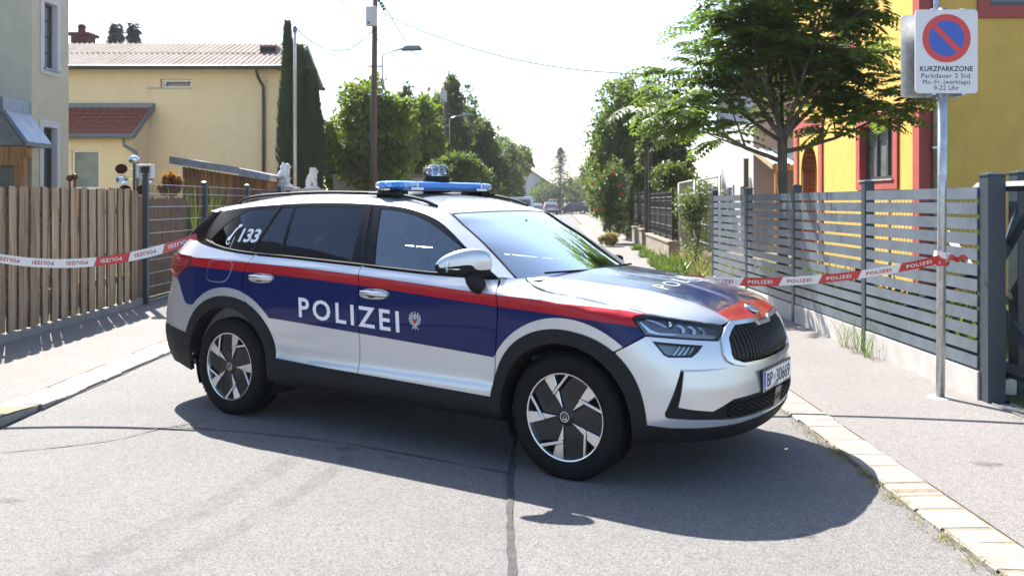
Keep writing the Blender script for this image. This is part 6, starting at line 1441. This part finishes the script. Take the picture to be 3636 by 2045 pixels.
tufts('verge_plants', 'mixed green plants among the dry grass by the site fence', [(off(3.65+r1.uniform(-.3, .5), y), y, .3) for y in [16.3+i*.4+r1.uniform(-.2, .2) for i in range(16)]], m_bush, .45, 40, lean=.6, w=.05)
tufts('weeds', 'green weeds growing along the low walls', [(off(3.25+r1.uniform(-.12, .2), y), y, .2) for y in [18.5+abs(r1.gauss(0, 5)) for i in range(34)]], m_gra, .24, 70, lean=.7, w=.05)
tufts('lawn_grass', 'mown lawn behind the slatted fence', [(r1.uniform(3.9, 7.5), r1.uniform(6, 13.5), .4) for i in range(330)], m_gra, .09, 60, lean=.6, w=.008)
tufts('kerb_weeds', 'dry weed wisps in the joint below the right kerb', [(1.96+r1.uniform(-.03, .03), 3.6+abs(r1.gauss(0, 1.6)), .05) for i in range(70)], m_dry, .05, 9, lean=.9, w=.004)
tufts('post_grass', 'thin grass stalks at the foot of the slatted fence', [(3.48, 9.0, .09), (3.5, 9.4, .06), (3.5, 8.8, .05)], m_gra, .55, 22, lean=.35, w=.006)
tufts('bed_plants', 'leafy garden plants seen through the slatted fence', [(r1.uniform(4.1, 5.1), r1.uniform(9, 16), .22) for i in range(75)], m_bush, .62, 36, lean=.5, w=.05)
tufts('iris_leaves', 'yellow green sword leaves behind the mesh fence post', [(-5.75, 16.2, .12), (-5.72, 15.85, .05), (-5.7, 16.9, .25), (-5.9, 17.4, .2)], m_gra, 1.75, 26, lean=.07, w=.03)
# ---------------------------------------------------------------- poles, wires, tape, far cars, garden ornament
m_pole = M('tarred_wood_pole', (.115, .075, .055), .9, var=.3, vscale=6, bscale=30, bstr=.5, bdist=.01, stretch=(1, 1, .1)); m_box = M('light_grey_cabinet', (.50, .50, .49), .5, var=.1); m_lampg = M('lamp_grey', (.16, .18, .20), .4, .5); m_wire = M('cable_black', (.02, .02, .022), .6); m_gpole = M('green_pole', (.05, .075, .055), .7, var=.3)
def upole(x, Y, h, label, lamp_z, rr=.11, box=None):
    P = empty('utility_pole', (x, Y, 0), 0, label, 'utility pole')
    part('shaft', m_pole, P, lambda b: b.tube([(.0, 0, 0), (.03, 0, h*.5), (.065, 0, h)], [rr*1.15, rr, rr*.8], 12), smooth=True)
    la = empty('street_lamp', parent=P)
    part('bracket', m_galv, la, lambda b: b.tube([(.30, 0, lamp_z-1.55), (.30, 0, lamp_z-.22), (.42, -.02, lamp_z-.12), (.95, -.1, lamp_z)], .028, 8), smooth=True)
    for z in (lamp_z-.55, lamp_z-1.45): part('clamp', m_galv, la, bx(-.16, .32, -.03, .03, z-.025, z+.025))
    part('lamp_head', m_lampg, la, lambda b: b.prism([(.9, lamp_z-.05), (1.05, lamp_z-.06), (1.55, lamp_z-.04), (1.60, lamp_z+.0), (1.50, lamp_z+.10), (1.05, lamp_z+.09)], -.22, .06, 'y'), .02)
    if box: part('cabinet', m_box, P, bx(-.18, .16, -.30, -.10, box, box+.62), .015); part('cabinet_lock', m_iron, P, bx(-.12, -.06, -.31, -.30, box+.06, box+.12))
    part('insulator', m_iron, P, lambda b: [b.ball((.2+.05*k, 0, h-.1-.09*k), .05, 8, 6) for k in range(4)], smooth=True)
    return P
upole(px(938, 28.7), 28.7, 8.1, 'nearest brown wooden utility pole with grey cabinet and street lamp', 6.45, .105, 7.15)
upole(px(1117, 49), 49, 8.1, 'second wooden utility pole with a street lamp in front of the birch', 6.3, .12, 7.0)
upole(px(1240, 82), 82, 7.0, 'third distant utility pole between the dark trees', 6.0, .13)
TP = empty('telephone_pole', (px(1523, 47), 47, 0), 0, 'green telephone pole with bent conduit above the bright tree', 'pole'); part('shaft', m_gpole, TP, lambda b: b.tube([(0, 0, 0), (.02, 0, pz(260, 47))], [.14, .12], 10), smooth=True); part('conduit', m_galv, TP, lambda b: b.tube([(-.22, -.1, 1), (-.22, -.1, pz(300, 47)), (-.3, -.1, pz(285, 47)), (-.42, -.1, pz(282, 47))], .06, 8), smooth=True)
FP = empty('far_lamp_post', (px(1412, 105), 105, 0), 0, 'thin far lamp post in front of the spruce', 'lamp post'); part('shaft', m_lampg, FP, lambda b: b.tube([(0, 0, 0), (0, 0, 5.3)], .045, 6)); part('arms', m_galv, FP, lambda b: (b.tube([(-1.5, 0, 5.0), (0, 0, 5.3), (.6, 0, 5.2)], .05, 6), b.tube([(-1.3, 0, 3.6), (0, 0, 4.2)], .04, 6)))
SP = empty('service_mast', (px(742, 22.2), 22.2, 0), 0, 'thin grey steel mast carrying the house cable beside the cypress', 'mast'); part('tube', m_galv, SP, lambda b: b.tube([(0, 0, 0), (0, 0, pz(90, 22.2)), (0, 0, pz(78, 22.2))], [.045, .04, .04], 10), smooth=True); part('head', m_lampg, SP, lambda b: b.lathe([(.05, 0), (.06, .1), (.03, .16), (0, .17)], (0, 0, pz(82, 22.2)), 10))
def cable(label, a, c, sag, rad=.011, n=26):
    a = Vector(a); c = Vector(c); b = MB(); b.tube([tuple(a+(c-a)*(i/n)+Vector((0, 0, -4*sag*(i/n)*(1-i/n)))) for i in range(n+1)], rad, 5); return tag(b.build('overhead_cable', m_wire, None, True), label, 'cable', 'overhead cables')
P1 = (px(960, 28.7), 28.7); P2 = (px(1119, 49), 49)
cable('overhead cable sagging from the nearest pole towards the right tree', (px(968, 28.7), 28.6, pz(38, 28.7)), (px(1700, 24), 24, pz(190, 24)+.05), .55, .016)
cable('overhead cable running from the nearest pole to the second pole', (px(960, 28.7), 28.7, pz(5, 28.7)), (P2[0], 49, pz(215, 49)), .35, .018)
cable('overhead cable arriving at the nearest pole from the upper left', (px(850, 14), 14, pz(-8, 14)), (px(935, 28.7), 28.7, pz(78, 28.7)), .1, .008)
cable('slack cable hanging from the steel mast to the nearest pole', (px(745, 22.2), 22.2, pz(72, 22.2)), (px(937, 28.7), 28.7, pz(75, 28.7)), .62, .014)
cable('thin cable from the beige gable to the nearest pole', (px(795, 31), 31, pz(178, 31)), (px(937, 28.7), 28.7, pz(80, 28.7)), .05, .010)
cable('faint cable from the second pole across to the telephone pole', (P2[0], 49, pz(285, 49)), (px(1520, 47), 47, pz(285, 47)), .55, .012)
cable('second strand continuing from the nearest pole down the street', (px(940, 28.7), 28.7, pz(90, 28.7)), (px(1235, 82), 82, pz(330, 82)), .5, .016)
# --- barrier tape with printed lettering
m_taper = M('tape_red', (.50, .02, .022), .22, coat=.5); m_tapew = M('tape_white', (.72, .72, .72), .2, coat=.5)
def tape(label, a, c, sag, w, seg, twist0=0., twist1=0., flip=False, first=0, pat=None):
    a = Vector(a); c = Vector(c); n = 90; Lh = (c-a).length; T = empty('barrier_tape', tuple(a), 0, label, 'tape')
    def ctr(s): return a+(c-a)*s+Vector((0, 0, -4*sag*s*(1-s)))
    def P(s, v, lift=0.):
        p = ctr(s); t_ = (ctr(s+.004)-ctr(s-.004)).normalized(); ang = twist0+(twist1-twist0)*s+.25*math.sin(s*9+a.x)*.4; side = t_.cross(Vector((0, 0, 1))).normalized(); up = side.cross(t_).normalized(); u = up*math.cos(ang)+side*math.sin(ang); nn = t_.cross(u).normalized()
        if nn.y > 0: nn = -nn
        return p+u*v*w+nn*lift-a
    ns = max(1, round(Lh/seg)); sl = 1/ns
    for k in range(ns):
        red = bool(pat[k % len(pat)]) if pat else (k+first) % 2 == 0; V = []; F = []; m_ = 10; s0 = k*sl; sk = .035/Lh
        for i in range(m_+1):
            s = s0+sl*i/m_
            for v in (-.5, 0, .5): V.append(tuple(P(min(1, max(0, s+sk*v)), v)))
        F = [(i*3+j, (i+1)*3+j, (i+1)*3+j+1, i*3+j+1) for i in range(m_) for j in range(2)]; o = mesh('tape_section', V, F, m_taper if red else m_tapew, T, True)
        TV, TF = text_geo('POLIZEI', .55, .012, 1.15); tw = max(v[0] for v in TV)-min(v[0] for v in TV); kx = .62*sl/tw
        Q = []
        for v in TV:
            s = s0+sl*(.47)+(v[0]*kx)*(-1 if flip else 1); vv = (v[1]-.20)*(-1 if flip else 1); Q.append(tuple(P(min(1, max(0, s)), vv, .0025)))
        mesh('tape_lettering', Q, TF, m_tapew if red else m_taper, o)
    return T
tape('red and white police tape from the left edge to the car tail', (-4.55, 6.92, 1.26), (-2.45, 6.96, 1.262), .20, .070, .26, .35, -.1, True, 0, pat=(1, 1, 0, 0, 0, 1, 0, 1))
TPo = empty('tape_post', (-4.57, 6.92, .05), 0, 'thin galvanised post on the left pavement holding the tape end', 'post'); part('shaft', m_galv, TPo, lambda b: b.tube([(0, 0, 0), (0, 0, 2.3)], .03, 12), smooth=True); part('cap', m_galv, TPo, lambda b: b.lathe([(.032, 0), (.02, .02), (0, .025)], (0, 0, 2.3), 10))
TR_ = tape('red and white police tape from the car to the sign pole', (.62, 7.20, 1.05), (3.32, 6.93, 1.095), .165, .068, .30, .05, .25, False, 0)
KN = empty('tape_knot', (3.352, 6.98, 1.10), 0, 'crumpled knot of police tape tied round the sign pole', 'tape'); rr = random.Random(3)
for k in range(7):
    V = []; n = 14; z0 = rr.uniform(-.035, .035); tl = rr.uniform(-.35, .35); 
    for i in range(n+1):
        a_ = 2*PI*i/n; rad = .042+rr.uniform(0, .016)
        for v in (-.03, .03): V.append((rad*math.cos(a_), rad*math.sin(a_), z0+v*rr.uniform(.5, 1.1)+tl*rad*math.cos(a_)))
    mesh('tape_wrap', V, [(2*i, 2*i+1, 2*i+3, 2*i+2) for i in range(n)], m_taper if k % 3 == 0 else m_tapew, KN)
b = MB(); V = []
for i in range(9): 
    for v in (-.02, .02): V.append((.04+.018*i, -.04-.005*math.sin(i), .0+v+.012*math.sin(i*1.3)))
mesh('tape_end', V, [(2*i, 2*i+1, 2*i+3, 2*i+2) for i in range(8)], m_taper, KN)
# --- wind spinner
WS = empty('wind_spinner', (px(337, 15), 15.0, 0), 0, 'metal wind spinner with copper cups and a mirror ball', 'ornament'); m_cop = M('copper_cup', (.16, .05, .03), .35, .8); m_mir = M('mirror_steel', (.75, .76, .78), .06, 1.)
part('rod', m_iron, WS, lambda b: b.tube([(0, 0, 0), (0, 0, pz(405, 15))], .012, 6)); WS.scale = (1.25, 1.25, 1.0)
part('mirror_ball', m_mir, WS, lambda b: b.ball((0, 0, pz(402, 15)), .075, 20, 14), smooth=True)
for k, (dx, yd, mt) in enumerate(((-.17, 425, m_cop), (.17, 425, m_cop), (-.16, 452, m_mir), (.17, 452, m_mir), (-.12, 478, m_cop), (.12, 478, m_cop))):
    z = pz(yd, 15); cu = empty('cup', parent=WS); part('arm', m_iron, cu, lambda b: b.tube([(0, 0, z), (dx, 0, z)], .006, 5)); part('bowl', mt, cu, lambda b: b.lathe([(.085, 0), (.075, .03), (.05, .055), (.012, .085), (0, .088)], (dx, 0, z), 16, 'y'), smooth=True)
GO = empty('garden_torch', (px(180, 14.5), 14.5, 0), 0, 'rusty garden ornament peeking over the wooden fence', 'ornament'); part('rod', m_cop, GO, lambda b: (b.tube([(-.03, 0, 0), (-.03, 0, 1.92)], .02, 6), b.tube([(.05, 0, 0), (.05, 0, 1.94)], .02, 6))); part('head', m_cop, GO, lambda b: (b.ball((-.03, 0, 1.93), .055, 10, 6), b.ball((.05, 0, 1.95), .055, 10, 6)), smooth=True)
# --- parked cars far down the street
def farcar(x, Y, rz, label, col, L_=4.3, Wd=1.75, H=1.5, van=False, hatch=False):
    C = empty('parked_car', (x, Y, 0), rz, label, 'car' if not van else 'van', 'cars parked at the far end'); m = M('far_car_paint', col, .3, .3, .7)
    h2 = Wd/2; belt_ = H*.58
    if van: prof = [(-L_/2, .35), (L_/2, .35), (L_/2, .85), (L_/2-.55, belt_+.05), (L_/2-1.15, H), (-L_/2+.08, H), (-L_/2, belt_)]
    else: prof = [(-L_/2, .32), (L_/2, .32), (L_/2, .68), (L_/2-.95, belt_), (L_/2-1.7, H), (-L_/2+.65, H), (-L_/2+.08, belt_), (-L_/2, .75)]
    V = []; n = len(prof)
    for y, k in ((-h2, 0), (-h2*.86, 1), (h2*.86, 1), (h2, 0)):
        for x_, z in prof: up = max(0, z-belt_)/(H-belt_); V.append((x_*(1 if k == 0 else 1.0), (y if k == 0 else y) if up == 0 else y*(.86 if k == 0 else .86)/(1 if k == 0 else 1), z+(.03 if k and z > belt_ else 0)))
    F = [(j*n+i, j*n+(i+1) % n, (j+1)*n+(i+1) % n, (j+1)*n+i) for j in range(3) for i in range(n)]+[tuple(range(n-1, -1, -1)), tuple(range(3*n, 4*n))]
    bevel(mesh('body', V, F, m, C), .06, 2)
    zt = H-.12; x0 = -L_/2+(.18 if van else .85); x1 = L_/2-(1.25 if van else 1.75)
    for s in (-1, 1):
        part('side_window', m_pane, C, lambda b: b.add([(x0, s*h2*.965, belt_+.04), (x1+.45, s*h2*.965, belt_+.04), (x1, s*h2*.90, zt), (x0+.12, s*h2*.90, zt)], [(0, 1, 2, 3)]))
        part('tail_lamp', m_tail, C, bx(-L_/2-.02, -L_/2+.08, s*h2*.80-.12, s*h2*.80+.12, .75, 1.05)); part('headlight', m_led, C, bx(L_/2-.12, L_/2+.02, s*h2*.75-.16, s*h2*.75+.16, .62, .78))
    rx0 = -L_/2-.012; part('rear_window', m_pane, C, lambda b: b.add([(rx0+(.0 if van else .10), -h2*.72, belt_+.08), (rx0+(.0 if van else .10), h2*.72, belt_+.08), (rx0+(.07 if van else .55), h2*.68, H-.14), (rx0+(.07 if van else .55), -h2*.68, H-.14)], [(0, 1, 2, 3)]))
    part('windscreen', m_pane, C, lambda b: b.add([(L_/2-(.52 if van else .93), -h2*.82, belt_+.06), (L_/2-(.52 if van else .93), h2*.82, belt_+.06), (L_/2-(1.08 if van else 1.62), h2*.72, H-.06), (L_/2-(1.08 if van else 1.62), -h2*.72, H-.06)], [(0, 1, 2, 3)]))
    part('number_plate', m_white, C, bx(-L_/2-.025, -L_/2-.01, -.26, .26, .62, .74)); part('bumper', m_clad, C, bx(-L_/2-.03, -L_/2+.2, -h2*.95, h2*.95, .30, .55), .03)
    for xx in (-L_/2+.8, L_/2-.85):
        for s in (-1, 1):
            w = empty('wheel', parent=C); part('tyre', m_tyre, w, lambda b: b.lathe([(0, s*.1), (.26, s*.1), (.31, s*.07), (.31, -s*.1), (0, -s*.1)], (xx, s*(h2-.1), .31), 16, 'y')); part('rim', m_alu, w, lambda b: b.lathe([(0, s*.108), (.19, s*.108)], (xx, s*(h2-.1), .31), 14, 'y'))
    if hatch: part('open_tailgate', m, C, lambda b: b.prism([(-L_/2-.9, H+.05), (-L_/2+.1, H+.02), (-L_/2+.1, H+.1), (-L_/2-.9, H+.13)], -h2*.85, h2*.85, 'y')); part('boot_opening', m_dark, C, bx(-L_/2-.03, -L_/2-.02, -h2*.8, h2*.8, .6, H-.1))
    return C
farcar(.62, 62, R(90), 'white delivery van parked at the far left kerb', (.62, .62, .62), 4.4, 1.75, 1.88, True)
farcar(4.9, 114, R(90), 'silver hatchback parked in the middle distance', (.45, .45, .45), 4.2, 1.8, 1.55)
farcar(3.2, 118, R(90), 'pale blue car parked beside the silver hatchback', (.38, .48, .55), 4.2, 1.75, 1.4)
farcar(6.6, 134, R(80), 'white van with its tailgate raised', (.60, .60, .60), 4.4, 1.85, 1.9, True, True)
farcar(8.1, 119, R(172), 'dark blue car standing sideways across the street end', (.012, .02, .045), 4.3, 1.78, 1.5)

# --- summer haze along the street
hz_ = MB(); hz_.box(-420, 420, -80, 720, -1.2, 22); HZ = hz_.build('haze', None); HZ['kind'] = 'stuff'; HZ['label'] = 'thin pale summer haze over the whole street'; HZ['category'] = 'haze'
m_haze = bpy.data.materials.new('haze_air'); m_haze.use_nodes = True; t_ = m_haze.node_tree; t_.nodes.clear(); o_ = t_.nodes.new('ShaderNodeOutputMaterial'); v_ = t_.nodes.new('ShaderNodeVolumePrincipled')
v_.inputs['Color'].default_value = (.93, .95, 1, 1); v_.inputs['Density'].default_value = .0004; v_.inputs['Anisotropy'].default_value = .3; t_.links.new(v_.outputs[0], o_.inputs['Volume']); HZ.data.materials.clear(); HZ.data.materials.append(m_haze)
